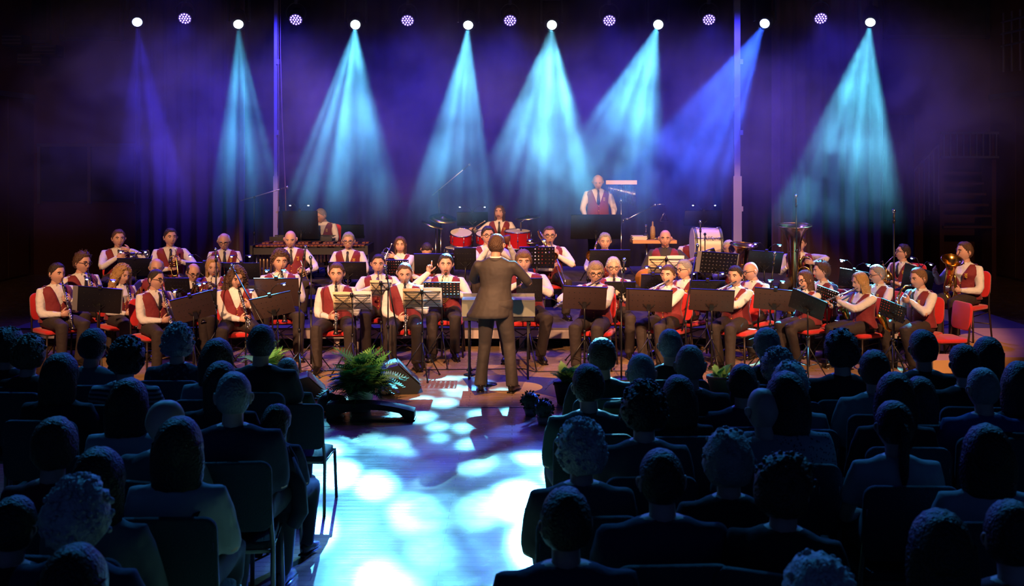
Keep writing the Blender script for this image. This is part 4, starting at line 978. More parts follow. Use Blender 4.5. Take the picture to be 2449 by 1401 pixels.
SHORT = {}
R_ = radians
def lap(x=.1, z=.60, y=-.28): return ((V((-x, y, z)), (.5, -.8, -.15), (0, .1, -1), .6), (V((x, y, z)), (-.5, -.8, -.15), (0, .1, -1), .6))
def up_trp(x=0.02, y=-.30, z=.78):    # instrument held upright on the lap
    return ((V((-.09+x, y+.03, z-.06)), (.8, -.4, .2), (.4, .8, 0), .95, (-.8, .2, -.5)), (V((.09+x, y+.03, z+.04)), (-.8, -.4, .2), (-.4, .8, 0), .95, (.8, .2, -.5)))
L = [
 # key, u, v, Y, z0, short, desc, kwargs
 ('m1', 138, 628, 13.45, 0.0, 'dark-haired clarinettist at the row\'s dark end', 'dark-haired young clarinettist, first on the red chairs beside the dark side wall', dict(yaw=50, hyaw=8, hp=.1, inst='clarinet', hair=('short', 'dark'), seed=1)),
 ('m2', 200, 602, 14.15, 0.0, 'tousle-haired clarinettist', 'young clarinettist with tousled hair and glasses, behind the first clarinettist', dict(yaw=48, hyaw=12, hp=.15, inst='clarinet', hair=('messy', 'brown'), glasses=True, tie=True, seed=2)),
 ('m3', 284, 548, 15.6, 0.28, 'squinting trumpeter by the curtain', 'short-haired trumpeter with trumpet across his chest, first before the brown curtain', dict(yaw=22, hyaw=8, hp=.08, inst='trumpet', D=(.75, -.6, .02), hands=up_trp(.06, -.26, .93), hair=('short', 'brown'), tie=True, seed=3, mo=(.02, -.22, .92))),
 ('m4', 408, 545, 15.6, 0.28, 'black-haired flugelhorn player', 'black-haired young man holding a flugelhorn upright on his lap', dict(yaw=20, hyaw=12, hp=.05, inst='flugelhorn', D=(.1, -.25, -1), hands=up_trp(.05, -.28, .76), hair=('short', 'dark'), tie=True, seed=4, mo=(.06, -.27, .98))),
 ('m5', 535, 557, 15.6, 0.28, 'laughing bald man with glasses', 'laughing balding man with glasses looking down, before the brown curtain', dict(yaw=14, hyaw=-5, hp=.32, hands=lap(), hair=('balding', 'white'), glasses=True, tie=True, seed=5)),
 ('m6', 375, 617, 14.3, 0.0, 'bald man hidden by the clarinettist', 'bald man mostly hidden behind the clarinettist with glasses', dict(yaw=25, hp=.25, inst='horn', hair=('balding', 'grey'), seed=6)),
 ('m7', 296, 634, 13.85, 0.0, 'girl with long curly hair', 'girl with long curly hair playing clarinet behind a wide black stand', dict(yaw=48, hyaw=10, hp=.25, inst='clarinet', hair=('curlylong', 'blond'), seed=7, fem=True, skin=1)),
 ('m8', 376, 642, 13.05, 0.0, 'grey-templed clarinettist with glasses', 'clarinettist with glasses, grey temples and tie, seated on a red chair', dict(yaw=48, hyaw=15, hp=.12, inst='clarinet', hair=('crop', 'dark'), glasses=True, tie=True, seed=8)),
 ('m9', 465, 630, 14.15, 0.0, 'bald clarinettist with glasses', 'bald man with glasses and tie playing behind a tilted black stand', dict(yaw=24, hyaw=8, hp=.38, inst='clarinet', D=(.1, -.5, -.8), hair=('balding', 'dark'), glasses=True, tie=True, seed=9)),
 ('m10', 510, 614, 14.3, 0.0, 'pale girl with straight blond hair', 'girl with long straight blond hair looking down behind the stands', dict(yaw=16, hp=.28, inst='horn', hair=('long', 'blond'), seed=10, fem=True, skin=1)),
 ('m11', 568, 640, 13.15, 0.0, 'wavy-haired clarinettist', 'clarinettist with shoulder-length wavy brown hair behind a microphone boom', dict(yaw=20, hyaw=6, hp=.34, inst='clarinet', D=(.22, -.45, -.88), hair=('curlylong', 'brown'), seed=11)),
 ('m12', 671, 598, 14.05, 0.0, 'curly-haired bass clarinettist', 'man with short curly brown hair playing behind two perforated stands', dict(yaw=12, hyaw=8, hp=.12, inst='clarinet', D=(.06, -.35, -1), hair=('curly', 'brown'), seed=12)),
 ('m13', 694, 551, 15.6, 0.28, 'broad bald man with tie', 'broad bald man in tie looking down with a flugelhorn on his knee', dict(yaw=12, hyaw=-6, hp=.3, inst='flugelhorn', D=(.3, -.4, -.8), hands=up_trp(.12, -.3, .62), hair=('bald', 'grey'), fat=.25, tie=True, seed=13, mo=(.14, -.30, .82))),
 ('m14', 833, 555, 15.6, 0.28, 'grey-haired trumpeter with glasses', 'grey-haired man with tie looking over a black stand before the marimba', dict(yaw=0, hyaw=4, hp=.18, inst='trumpet', D=(.1, -.9, -.25), hands=up_trp(.0, -.3, .66), hair=('short', 'grey'), glasses=True, tie=True, seed=14, mo=(.05, -.2, .72))),
 ('m15', 957, 565, 15.6, 0.28, 'long-haired woman trumpeter', 'woman with long brown hair holding a trumpet upright beside her cheek', dict(yaw=-4, hyaw=6, hp=.1, inst='trumpet', D=(-.35, -.25, -.9), hands=up_trp(-.14, -.24, .92), hair=('long', 'brown'), seed=15, fem=True, mo=(-.10, -.2, 1.16))),
 ('m16', 762, 500, 18.0, 0.6, 'xylophone player', 'grey-haired percussionist half hidden by a big stand, bent over the marimba', dict(yaw=-12, hyaw=-25, hp=.45, hair=('short', 'grey'), seed=16, lean=-.1, hands=((V((-.22, -.38, .70)), (.1, -.9, -.2), (0, 0, -1), 1.1), (V((.2, -.38, .70)), (-.1, -.9, -.2), (0, 0, -1), 1.1)))),
 ('m17', 805, 628, 13.25, 0.0, 'clarinettist behind the orange sheets', 'young clarinettist with swept brown hair behind open orange and white sheets', dict(yaw=4, hyaw=0, hp=.12, inst='clarinet', D=(.03, -.35, -.95), hair=('short', 'brown'), seed=17, badge=False)),
 ('m18', 905, 606, 14.25, 0.0, 'oboist with a silver mouthpiece', 'dark-haired man with eyes closed playing between the two young clarinettists', dict(yaw=4, hyaw=0, hp=.12, inst='cornet', D=(.05, -.8, -.6), hair=('crop', 'dark'), seed=18)),
 ('m19', 968, 628, 13.25, 0.0, 'young clarinettist looking down', 'young clarinettist with cropped hair looking down behind a wire sheet stand', dict(yaw=6, hyaw=0, hp=.34, inst='clarinet', D=(.02, -.3, -1), hair=('crop', 'brown'), seed=19, legs=((0, 0), (-.02, .12)))),
 ('m20', 1066, 606, 14.05, 0.0, 'goateed man raising a finger', 'dark-haired man with goatee raising one finger beside his face', dict(yaw=0, hyaw=4, hp=.08, inst='horn', hair=('short', 'dark'), beard='goatee', seed=20,
      hands=((V((-.20, -.15, 1.04)), (.1, -.15, .95), (.5, -.8, 0), .8, (-.7, .2, -.9), 1, 'index'), (V((.10, -.24, .82)), (-.7, -.5, .1), (-.4, .8, 0), .9, (.8, .2, -.5))))),
 ('m21', 1022, 586, 15.6, 0.28, 'bent-over horn player', 'dark-haired player bent down so only the shiny crown shows above a stand', dict(yaw=10, hp=.9, lean=-.22, hands=lap(), hair=('crop', 'dark'), seed=21)),
 ('m22', 1195, 490, 18.0, 0.6, 'moustached drummer', 'long-haired drummer with moustache and tie seated at the red drum kit', dict(yaw=-4, hyaw=-8, hp=-.05, hair=('long', 'brown'), beard='moustache', tie=True, seed=22, chair=False,
      hands=((V((-.42, -.34, .86)), (-.6, -.7, .2), (.2, .1, -1), 1.2), (V((.24, -.36, .80)), (.1, -.9, .1), (0, 0, -1), 1.2)))),
 ('m23', 1167, 540, 15.6, 0.28, 'horn player raising both hands', 'dark-haired man with glasses raising a mute, just behind the conductor\'s head', dict(yaw=6, hyaw=6, hp=.05, hair=('short', 'dark'), glasses=True, seed=23,
      hands=((V((-.02, -.30, .98)), (.3, -.2, .9), (.8, .2, 0), 1.0), (V((.28, -.30, 1.00)), (-.15, -.1, .95), (-.9, -.2, 0), .9)))),
 ('m24', 1252, 597, 13.85, 0.0, 'heavy-set trumpeter', 'heavy-set blond man playing a small trumpet beside the conductor', dict(yaw=2, hp=.16, inst='cornet', D=(.0, -.95, -.45), hair=('fringe', 'lightbrown'), fat=.52, seed=24, skin=1, badge=False)),
 ('m25', 1314, 540, 15.6, 0.28, 'trombonist with glasses', 'balding man with glasses playing trombone, its bell facing the hall', dict(yaw=2, hyaw=2, hp=.1, inst='trombone', D=(.22, -.62, -.62), hair=('receding', 'brown'), glasses=True, seed=25)),
 ('m26', 1430, 418, 18.0, 0.6, 'standing percussionist', 'balding percussionist with tie standing behind a wide black stand by the chimes', dict(yaw=0, hyaw=-4, hp=.42, stand=True, hair=('balding', 'grey'), tie=True, seed=26, chair=False, hands=((V((-.24, -.32, 1.04)), (.3, -.9, -.1), (0, 0, -1), .9), (V((.24, -.32, 1.04)), (-.3, -.9, -.1), (0, 0, -1), .9)))),
 ('m27', 1447, 556, 15.6, 0.28, 'grey-haired trombonist', 'grey-haired man playing trombone behind a solid black stand', dict(yaw=0, hp=.16, inst='trombone', D=(-.2, -.8, -.45), hair=('short', 'grey'), seed=27)),
 ('m28', 1425, 625, 13.15, 0.0, 'flautist with short grey-streaked hair', 'woman with short streaked hair and glasses playing flute behind a solid stand', dict(yaw=-14, hyaw=14, hp=.22, inst='flute', D=(-.8, -.4, -.5), hair=('fringe', 'ashblond'), glasses=True, seed=28, fem=True, badge=False)),
 ('m29', 1467, 614, 14.15, 0.0, 'white-haired clarinettist', 'white-haired man with glasses playing clarinet behind the flautist with glasses', dict(yaw=-2, hyaw=2, hp=.12, inst='clarinet', hair=('short', 'white'), glasses=True, seed=29)),
 ('m30', 1591, 548, 15.6, 0.28, 'bass guitarist', 'shaven-headed man in dark shirt and red vest playing a wooden bass guitar', dict(yaw=-8, hp=.12, hair=('bald', 'dark'), seed=30, cloth=mat('dark_shirt', (.035, .03, .035), .8), badge=False, skin=2,
      hands=((V((-.30, -.24, .56)), (.3, -.8, -.2), (.2, .9, -.2), .7), (V((.46, -.26, .80)), (.1, -.5, .6), (0, .8, .4), .9)))),
 ('m31', 1597, 632, 13.45, 0.0, 'flautist with pulled-back hair', 'young flautist with pulled-back brown hair turning her face to the hall', dict(yaw=-42, hyaw=12, hp=.06, inst='flute', D=(-.7, -.35, -.42), hair=('bun', 'brown'), seed=31, fem=True)),
 ('m32', 1634, 620, 14.15, 0.0, 'grey-bearded saxophonist', 'grey-haired man with glasses and gold badge behind the young flautist', dict(yaw=-44, hyaw=-16, hp=.1, inst='sax', hair=('short', 'grey'), glasses=True, seed=32)),
 ('m33', 1676, 552, 16.25, 0.28, 'bass drum player', 'percussionist in white sleeves bent down behind the white bass drum', dict(yaw=8, hyaw=20, hp=.6, lean=-.2, hair=('short', 'grey'), seed=33, chair=False, hands=((V((-.22, -.34, .62)), (.8, -.4, -.1), (0, .1, -1), 1.0), (V((.26, -.30, .7)), (.3, -.8, .1), (-.9, .1, 0), .9)))),
 ('m34', 1742, 574, 15.3, 0.28, 'player of the smaller tuba', 'white-haired man half hidden behind the bell of the smaller tuba', dict(yaw=-16, hyaw=-10, hp=.2, hair=('short', 'white'), seed=34, hands=((V((-.06, -.24, .72)), (.5, -.6, .3), (.2, .8, 0), .9), (V((.30, -.26, .76)), (-.4, -.5, .2), (-.6, .6, 0), .9)))),
 ('m35', 1757, 634, 13.35, 0.0, 'flautist with a pinned parting', 'flautist with parted dark hair, seated next to the bald man with glasses', dict(yaw=-38, hyaw=2, hp=.1, inst='flute', D=(-.75, -.35, -.42), hair=('bun', 'dark'), seed=35, fem=True)),
 ('m36', 1790, 625, 14.15, 0.0, 'bald saxophonist with glasses', 'bald man with glasses in half profile behind the dark-haired flautist', dict(yaw=-48, hyaw=-22, hp=.25, inst='sax', hair=('bald', 'grey'), glasses=True, seed=36)),
 ('m37', 1912, 562, 15.6, 0.28, 'player of the tall tuba', 'player hidden behind the tall golden tuba, one sleeve round it', dict(yaw=-22, hp=.1, hair=('short', 'brown'), seed=37, fat=.2, hands=((V((-.16, -.26, .78)), (.5, -.6, .3), (.2, .8, 0), .9), (V((.24, -.30, .86)), (-.7, -.3, .2), (-.6, .6, 0), .9, (.9, -.3, .1))))),
 ('m38', 1922, 646, 13.55, 0.0, 'girl flautist with glasses', 'girl with straight brown hair and glasses playing flute by the tall tuba', dict(yaw=-58, hyaw=-2, hp=.22, inst='flute', D=(-.6, -.5, -.35), hair=('long', 'brown'), glasses=True, seed=38, fem=True)),
 ('m39', 1962, 624, 14.15, 0.0, 'brown-haired saxophonist in profile', 'man with thick brown hair in profile, behind the girl flautist with glasses', dict(yaw=-62, hyaw=-24, hp=.1, inst='sax', hair=('messy', 'brown'), seed=39)),
 ('m40', 2052, 650, 13.25, 0.0, 'blond flautist', 'woman with long strawberry-blond hair playing flute in profile', dict(yaw=-66, hyaw=-8, hp=.22, inst='flute', D=(-.55, -.6, -.38), hair=('long', 'blond'), seed=40, fem=True, skin=1)),
 ('m41', 2092, 633, 13.95, 0.0, 'grey man beside the blond flautist', 'grey-haired man with glasses in profile behind the blond flautist', dict(yaw=-66, hyaw=-14, hp=.22, inst='sax', hair=('short', 'grey'), glasses=True, seed=41)),
 ('m42', 2192, 640, 13.15, 0.0, 'saxophonist with sandy hair', 'saxophonist with sandy hair, tie and gold badge beside the empty chair', dict(yaw=-66, hyaw=-2, hp=.2, inst='sax', hair=('short', 'lightbrown'), tie=True, seed=42)),
 ('m43', 2162, 583, 14.7, 0.28, 'baritone horn player looking up', 'dark-haired man looking up in profile with a baritone horn on his lap', dict(yaw=-56, hyaw=-34, hp=-.12, hair=('short', 'dark'), tie=True, seed=43, glasses=True, hands=((V((-.14, -.28, .72)), (.5, -.6, .1), (.2, .8, 0), .9), (V((.16, -.30, .68)), (-.5, -.6, .1), (-.3, .8, 0), .9)))),
 ('m44', 2306, 577, 13.6, 0.28, 'woman with the golden horn', 'brown-haired player with a golden baritone horn, last on the plywood deck', dict(yaw=-52, hyaw=-24, hp=.02, hair=('short', 'brown'), seed=44, fem=True, hands=((V((-.30, -.22, .86)), (.2, -.8, .3), (.6, .4, 0), 1.1), (V((.10, -.28, .66)), (-.8, -.4, .1), (-.2, .9, 0), .9)))),
]
for (key, u, v, Y, z0, sh, desc, kw) in L:
    SHORT[key] = sh; mo = kw.pop('mo', None); inst = kw.pop('inst', None); D = kw.pop('D', None)
    if mo is not None:
        r = player(key, u, v, Y, z0, desc, **kw)
        if inst == 'trumpet': i_trumpet(r, 'silver trumpet of the '+sh, V(mo), V(D), M_SILVER, up=(0, .3, 1) if abs(D[2]) < .8 else (1, -.3, 0))
        else: i_trumpet(r, 'brass flugelhorn of the '+sh, V(mo), V(D), M_BRASS, L=.42, bell=.078, name='flugelhorn', up=(1, -.2, 0))
    else: player(key, u, v, Y, z0, desc, inst=inst, D=D, **kw)
# tubas, horns, bass guitar, mute
i_tuba(PL['m37'][0], 'tall golden tuba with a wide blue-rimmed bell, taller than its player', -.06, 1.44, .265, (.02, -.10), .46, side=1)
i_tuba(PL['m34'][0], 'smaller brass tuba beside the white bass drum', .17, 1.22, .215, (.10, -.10), .46, side=1)
i_tuba(PL['m44'][0], 'golden baritone horn with its bell tipped toward the hall', -.10, 1.12, .135, (.42, -.35), .62, name='baritone_horn', y=-.30, side=1, brass=M_GOLDBRASS)
i_tuba(PL['m43'][0], 'silver-brass baritone horn lying across a lap on the plywood deck', -.16, .86, .12, (1.6, -.25), .70, name='baritone_horn', y=-.34, side=1)
gt = inst_root('bass_guitar', 'orange wooden bass guitar with dark neck resting on a lap', 'guitar', PL['m30'][0])
b = MB(); c0 = V((-.22, -.25, .60)); ax = nz((.85, -.05, .36)); up = V((0, 1, 0)).cross(ax)
pts = []
for i in range(28):
    a = 2*pi*i/28; r_ = .175+.035*cos(2*a)+.02*cos(3*a); pts.append(c0+ax*(r_*1.15*cos(a))+up*(r_*.85*sin(a)))
b.add([p+V((0, -.024, 0)) for p in pts]+[p+V((0, .024, 0)) for p in pts], [tuple(range(27, -1, -1)), tuple(range(28, 56))]+[(i, (i+1) % 28, 28+(i+1) % 28, 28+i) for i in range(28)])
obj('wooden_body', b, mat('amber_wood', (.50, .20, .04), .25, var=.2, scale=6), gt)
b = MB(); b.loft([c0+ax*.14+V((0, -.03, 0)), c0+ax*.82+V((0, -.03, 0))], [(.026, .012), (.02, .011)], 8, flat=up); obj('neck', b, mat('maple_neck', (.28, .13, .05), .4), gt)
b = MB(); b.loft([c0+ax*.82+V((0, -.03, 0)), c0+ax*.86+V((0, -.03, .012)), c0+ax*1.0+V((0, -.03, .01))], [(.022, .01), (.04, .01), (.034, .01)], 8, flat=up); obj('headstock', b, M_EBONY, gt)
for k in range(4): b = MB(); b.ell(c0+ax*(.87+.035*k)+up*.05+V((0, -.03, 0)), (.012, .006, .012), 8, 6); obj('tuning_peg', b, M_CHROME, gt)
for k in range(4): b = MB(); b.loft([c0-ax*.10+up*(-.015+.01*k)+V((0, -.036, 0)), c0+ax*.84+up*(-.012+.008*k)+V((0, -.045, 0))], .0012, 4); obj('string', b, M_CHROME, gt)
mu = inst_root('brass_mute', 'brown cup-shaped mute in the raised hand behind the conductor', 'mute', PL['m23'][0])
b = MB(); b.lathe((.255, -.31, 1.03), [(.001, 0), (.03, .005), (.055, .08), (.058, .12), (.05, .125), (.001, .12)], (-.2, -.1, 1), 14); obj('cup', b, mat('brown_fibre', (.16, .05, .03), .5), mu)
# drumsticks and mallets
for key, hd, lab in (('m22', ((-.44, -.40, .87), (-.2, -.72, 1.02)), 'pale drumstick in the drummer\'s hand over the snare'), ('m16', ((-.22, -.46, .70), (-.1, -.72, .76)), 'thin mallet held above the marimba bars')):
    t = inst_root('drumstick', lab, 'stick', PL[key][0]); b = MB(); b.loft([hd[0], hd[1]], [.008, .005], 6); obj('shaft', b, mat('maple_stick', (.55, .36, .2), .5), t); b = MB(); b.ell(hd[1], .011, 8, 6); obj('tip', b, M_PAPER, t)
e_ = at(2262, 775, 13.5)
place_chair((5.08, 12.9, 0), radians(-82), .94, 'empty red padded chair between the saxophonist and the golden horn')
# ================================================================== music stands, microphones, percussion
def perf_plate(W=1.0, H=1.0, nx=10, ny=6, th=.006, hole=.42):
    """plate W x H in the xz plane with real square holes, centred"""
    b = MB(); cw, ch = W/nx, H/ny
    for s, y in ((0, -th/2), (1, th/2)):
        for i in range(nx):
            for j in range(ny):
                x0, z0 = -W/2+i*cw, -H/2+j*ch; hw, hh = cw*hole/2, ch*hole/2; cx, cz = x0+cw/2, z0+ch/2; o = len(b.v)
                b.v += [V((x0, y, z0)), V((x0+cw, y, z0)), V((x0+cw, y, z0+ch)), V((x0, y, z0+ch))]
                b.v += [V((cx+hw*cos(a), y, cz+hh*sin(a))) for a in [pi/4*k-3*pi/4 for k in range(8)]]
                for q in range(4):
                    c0 = o+q; c1 = o+(q+1) % 4; h0 = o+4+q*2; h1 = o+4+(q*2+1) % 8; h2 = o+4+(q*2+2) % 8
                    b.f += [(c0, c1, h2, h1, h0)]; b.m.append(0)
    return b
PERF = perf_plate(1, 1).mesh('desk_plate', M_BLACK, False)
DESKBROWN = mat('black_enamel_desk', (.050, .028, .024), .5, .2, var=.1, scale=4)
M_LED = mat('stand_light_led', (.6, .65, .8), .3, emit=(.55, .68, 1.0), es=9)
LEGM = {}
def tripod(root, h, r=.30, hub=.42, thick=.008):
    for k in range(3):
        a = pi/6+2*pi*k/3+.3; b = MB(); b.loft([(0, 0, hub), (r*cos(a), r*sin(a), .012)], [thick, thick*.9], 6); b.ell((r*cos(a), r*sin(a), .012), (.014, .014, .012), 6, 5); obj('leg', b, M_BLACK, root)
        b = MB(); b.loft([(0, 0, hub*.45), (r*.5*cos(a), r*.5*sin(a), hub*.5)], .004, 5); obj('brace', b, M_BLACK, root)
    b = MB(); b.cyl((0, 0, .10), (0, 0, h*.6), .0125, n=8); b.cyl((0, 0, h*.55), (0, 0, h), .0085, n=8); b.cyl((0, 0, h*.56), (0, 0, h*.6), .018, n=8); obj('pole', b, M_BLACK, root)
def stand(u, v0, v1, w, Y, z0=0, kind='solid', roll=0, yaw=0, lights=False, label='', tilt=20, folder=None, cat='music stand'):
    c = at(u, (v0+v1)/2, Y); s = Y/F; Hh = (v1-v0)*s/cos(radians(tilt)); W = w*s
    t = thing('music_stand', label, cat, (c.x, c.y, z0), radians(yaw), 'music stands of the band'); hz_ = c.z-z0
    tripod(t, hz_-.02, .27 if z0 == 0 else .24, min(.42, hz_*.5))
    R = MX.Translation((0, -.02, hz_)) @ MX.Rotation(radians(roll), 4, 'Y') @ MX.Rotation(radians(tilt), 4, 'X')
    if kind == 'perf':
        o = link('desk_plate', PERF, t); o.matrix_local = R @ MX.Diagonal((W, 1, Hh, 1))
    elif kind in ('solid', 'dark'):
        b = MB(); b.rbox((0, 0, 0), (W, .006, Hh), .012, 1, 3); b.xf(R); edgy(obj('desk_plate', b, DESKBROWN if kind == 'solid' else M_BLACK, t))
        b = MB()
        for i in range(7):
            for j in range(3): b.cyl((-W*.36+i*W*.12, -.003, -Hh*.28+j*Hh*.26), (-W*.36+i*W*.12, -.0045, -Hh*.28+j*Hh*.26), .006, n=6)
        b.xf(R); obj('hole_pattern', b, M_BLACK, t)['kind'] = 'stuff'
    if kind != 'wire':
        b = MB(); b.box((0, .03, -Hh/2+.003), (W, .06, .006)); b.box((0, .06, -Hh/2+.012), (W, .004, .024)); b.box((0, 0, Hh/2), (W*1.005, .014, .008)); b.xf(R); obj('lip', b, M_BLACK, t, False)
        b = MB(); b.box((0, -.016, -Hh*.30), (.045, .03, Hh*.26)); b.loft([(-.07, -.006, -Hh*.16), (0, -.03, -Hh*.36), (.07, -.006, -Hh*.16)], .005, 6); b.xf(R); obj('bracket', b, M_BLACK, t, False)
    else:   # folding wire desk, open sheets stand on it
        b = MB(); f = .004
        for dz in (-.5, -.05, .42): b.loft([(-W*.48, 0, Hh*dz), (W*.48, 0, Hh*dz)], f, 5)
        for (x0, x1) in ((-.48, -.05), (.48, .05)): b.loft([(x0*W, 0, -Hh*.5), (x1*W, 0, Hh*.38)], f, 5); b.loft([(x0*W, 0, Hh*.42), (x1*W, 0, -Hh*.3)], f, 5)
        b.loft([(0, -.004, -Hh*.55), (0, -.004, Hh*.5)], .008, 6); b.box((0, -.01, Hh*.42), (.035, .02, .05)); b.xf(R); obj('wire_desk', b, M_BLACK, t)
    if lights:
        cl = MB(); cl.box((0, -.005, Hh/2+.012), (.04, .03, .04)); cl.xf(R); obj('light_clip', cl, M_DARK, t, False)
        for s_ in (-1, 1):
            top = V((s_*W*lights*.5, -.0, Hh/2+.11)); b = MB(); b.loft([(s_*.012, 0, Hh/2+.02), (s_*W*.10, 0, Hh/2+.075), (top.x*.7, -.0, Hh/2+.12), top], .004, 6); b.xf(R); obj('gooseneck', b, M_BLACK, t)
            b = MB(); b.box(top+V((s_*.018, 0, -.004)), (.06, .028, .014)); b.xf(R); h = obj('lamp_head', b, M_DARK, t, False)
            b = MB(); b.ell(top+V((s_*.026, -.012, -.010)), (.016, .009, .009), 8, 5); b.xf(R); obj('led', b, M_LED, h)
    if folder:
        fo = thing('music_folder', folder, 'folder', (c.x, c.y, z0), radians(yaw)); b = MB(); b.box((-W*.04, .012, 0), (W*1.16, .008, Hh*.97)); b.xf(R); obj('cover', b, mat('grey_card', (.20, .19, .19), .7), fo, False)
    return t, R, W, Hh
def sheets(t, R, W, Hh, la, lb, warm=True):
    """two open sheets leaning on a wire stand"""
    for k, (x, m_, lab) in enumerate(((-.26, mat('cream_sheet', (.72, .58, .36), .7, var=.06, scale=40), la), (.27, mat('white_sheet', (.70, .68, .70), .7, var=.04, scale=40), lb))):
        o = thing('sheet_music', lab, 'sheet music', t.location, t.rotation_euler.z); b = MB(); n = 5
        for i in range(n+1):
            xx = (x-.25+.5*i/n)*W*.98; yy = .010+.010*sin(pi*i/n)
            for zz in (-Hh*.49, Hh*.55): b.v.append(V((xx, yy, zz+.01*k)))
        for i in range(n): b.f.append((2*i, 2*i+2, 2*i+3, 2*i+1)); b.m.append(0)
        b.xf(R); p = obj('page', b, m_, o); md = p.modifiers.new('t', 'SOLIDIFY'); md.thickness = .003
        l = MB()
        for j in range(6):     # staves: flat print on the page
            zz = -Hh*.34+j*Hh*.14
            for q in range(5): l.box((x*W*.98, .0045-.0, zz+q*Hh*.011), (W*.40, .0006, .0009))
        l.xf(R); obj('stave_print', l, M_TIE, p, False)
def N(k): return SHORT[k]
ST = [
 (238, 686, 748, 98, 12.75, 0, 'dark', 6, 12, .5, 'black stand with grey folder before the '+N('m7'), 'grey folder sticking out round the black stand'),
 (463, 704, 765, 96, 12.5, 0, 'solid', -14, 10, .5, 'tilted brown-black stand before the '+N('m9'), None),
 (652, 704, 757, 98, 12.7, 0, 'solid', -12, 6, .7, 'tilted perforated stand, lower of the two before the '+N('m12'), None),
 (664, 664, 733, 106, 13.5, 0, 'solid', 0, 0, .3, 'tall brown-black stand directly before the '+N('m12'), None),
 (1057, 674, 713, 86, 13.35, 0, 'perf', 0, 0, 0, 'perforated stand with light shining through before the '+N('m20'), None),
 (1398, 684, 740, 104, 12.75, 0, 'solid', 2, 0, 0, 'brown-black stand with small labels before the '+N('m28'), None),
 (1552, 691, 745, 110, 12.8, 0, 'solid', 2, -6, 0, 'brown-black stand before the '+N('m31'), None),
 (1702, 691, 744, 105, 12.8, 0, 'solid', 2, -6, 0, 'brown-black stand before the '+N('m35'), None),
 (1853, 690, 742, 98, 12.9, 0, 'solid', 4, -12, .2, 'brown-black stand before the '+N('m38'), None),
 (1932, 703, 752, 86, 12.3, 0, 'dark', 20, -30, 0, 'leaning black stand beside the '+N('m38'), None),
 (2135, 722, 764, 62, 12.6, 0, 'perf', 18, -35, 0, 'small slanted perforated stand before the '+N('m42'), None),
 (1482, 673, 713, 74, 14.0, 0, 'dark', 0, 0, 0, 'black stand before the '+N('m29'), None),
 (1978, 688, 734, 54, 13.4, 0, 'perf', 16, -35, 0, 'slanted perforated stand before the '+N('m39'), None),
 (1266, 664, 722, 62, 13.2, 0, 'dark', 0, 0, 0, 'tall black stand before the '+N('m24'), None),
 (325, 617, 660, 82, 14.7, .28, 'dark', 0, 0, .6, 'black stand before the '+N('m3'), None),
 (492, 627, 665, 90, 14.75, .28, 'dark', 0, 0, .6, 'black stand between the flugelhorn and the laughing bald man', None),
 (580, 628, 668, 84, 14.75, .28, 'dark', 0, 0, .4, 'black stand beside the laughing bald man', None),
 (425, 664, 700, 60, 13.75, 0, 'dark', 0, 0, 0, 'black stand before the '+N('m6'), None),
 (518, 693, 728, 64, 13.45, 0, 'dark', 0, 0, .6, 'black stand with bright lamps before the '+N('m10'), None),
 (720, 504, 572, 84, 17.4, .6, 'dark', 0, 0, .42, 'big solid black stand before the '+N('m16'), None),
 (832, 626, 668, 90, 14.75, .28, 'dark', 0, 0, 0, 'black stand with a wire frame before the '+N('m14'), None),
 (951, 621, 662, 54, 14.7, .28, 'perf', 0, 0, 0, 'narrow perforated stand before the '+N('m15'), None),
 (1038, 606, 655, 94, 14.75, .28, 'dark', 0, 0, 0, 'wide black stand before the '+N('m21'), None),
 (1113, 592, 645, 52, 14.8, .28, 'dark', 0, 0, 0, 'black stand at the conductor\'s elbow', None),
 (1284, 590, 642, 84, 14.8, .28, 'perf', 0, 0, .3, 'perforated stand before the '+N('m25'), None),
 (1458, 597, 640, 96, 14.75, .28, 'dark', 0, 0, 0, 'black stand before the '+N('m27'), None),
 (1425, 513, 572, 120, 17.2, .6, 'dark', 0, 0, 0, 'widest black stand before the '+N('m26'), None),
 (1718, 603, 655, 86, 14.7, .28, 'perf', 4, 0, 0, 'perforated stand with grey folder before the '+N('m34'), 'grey folder showing round the perforated stand by the tuba'),
 (1828, 600, 652, 82, 14.9, .28, 'dark', 4, 0, .6, 'black stand between the two tubas', None),
 (1690, 670, 706, 84, 13.6, 0, 'dark', 0, 0, .7, 'black stand with lit lamps before the '+N('m36'), None),
 (1560, 655, 700, 56, 13.9, 0, 'dark', 0, 0, .4, 'black stand before the '+N('m32'), None),
 (2040, 645, 688, 64, 13.7, 0, 'dark', 8, -20, .8, 'black stand before the '+N('m41'), None),
 (2196, 638, 700, 72, 13.9, 0, 'dark', 16, -35, .5, 'tall slanted black stand before the '+N('m43'), None),
 (1130, 507, 540, 74, 18.9, .6, 'dark', 0, 0, .7, 'lit black stand beside the drum kit cymbals', None),
 (1681, 503, 540, 90, 18.9, .6, 'dark', 0, 0, .5, 'lit black stand above the white bass drum', None),
 (836, 537, 570, 70, 18.9, .6, 'dark', 0, 0, 0, 'unlit black stand standing alone behind the marimba', None),
]
for (u, v0, v1, w, Y, z0, kind, roll, yaw, li, lab, fol) in ST:
    stand(u, v0, v1, w, Y, z0, kind, roll, yaw, li, lab, folder=fol)
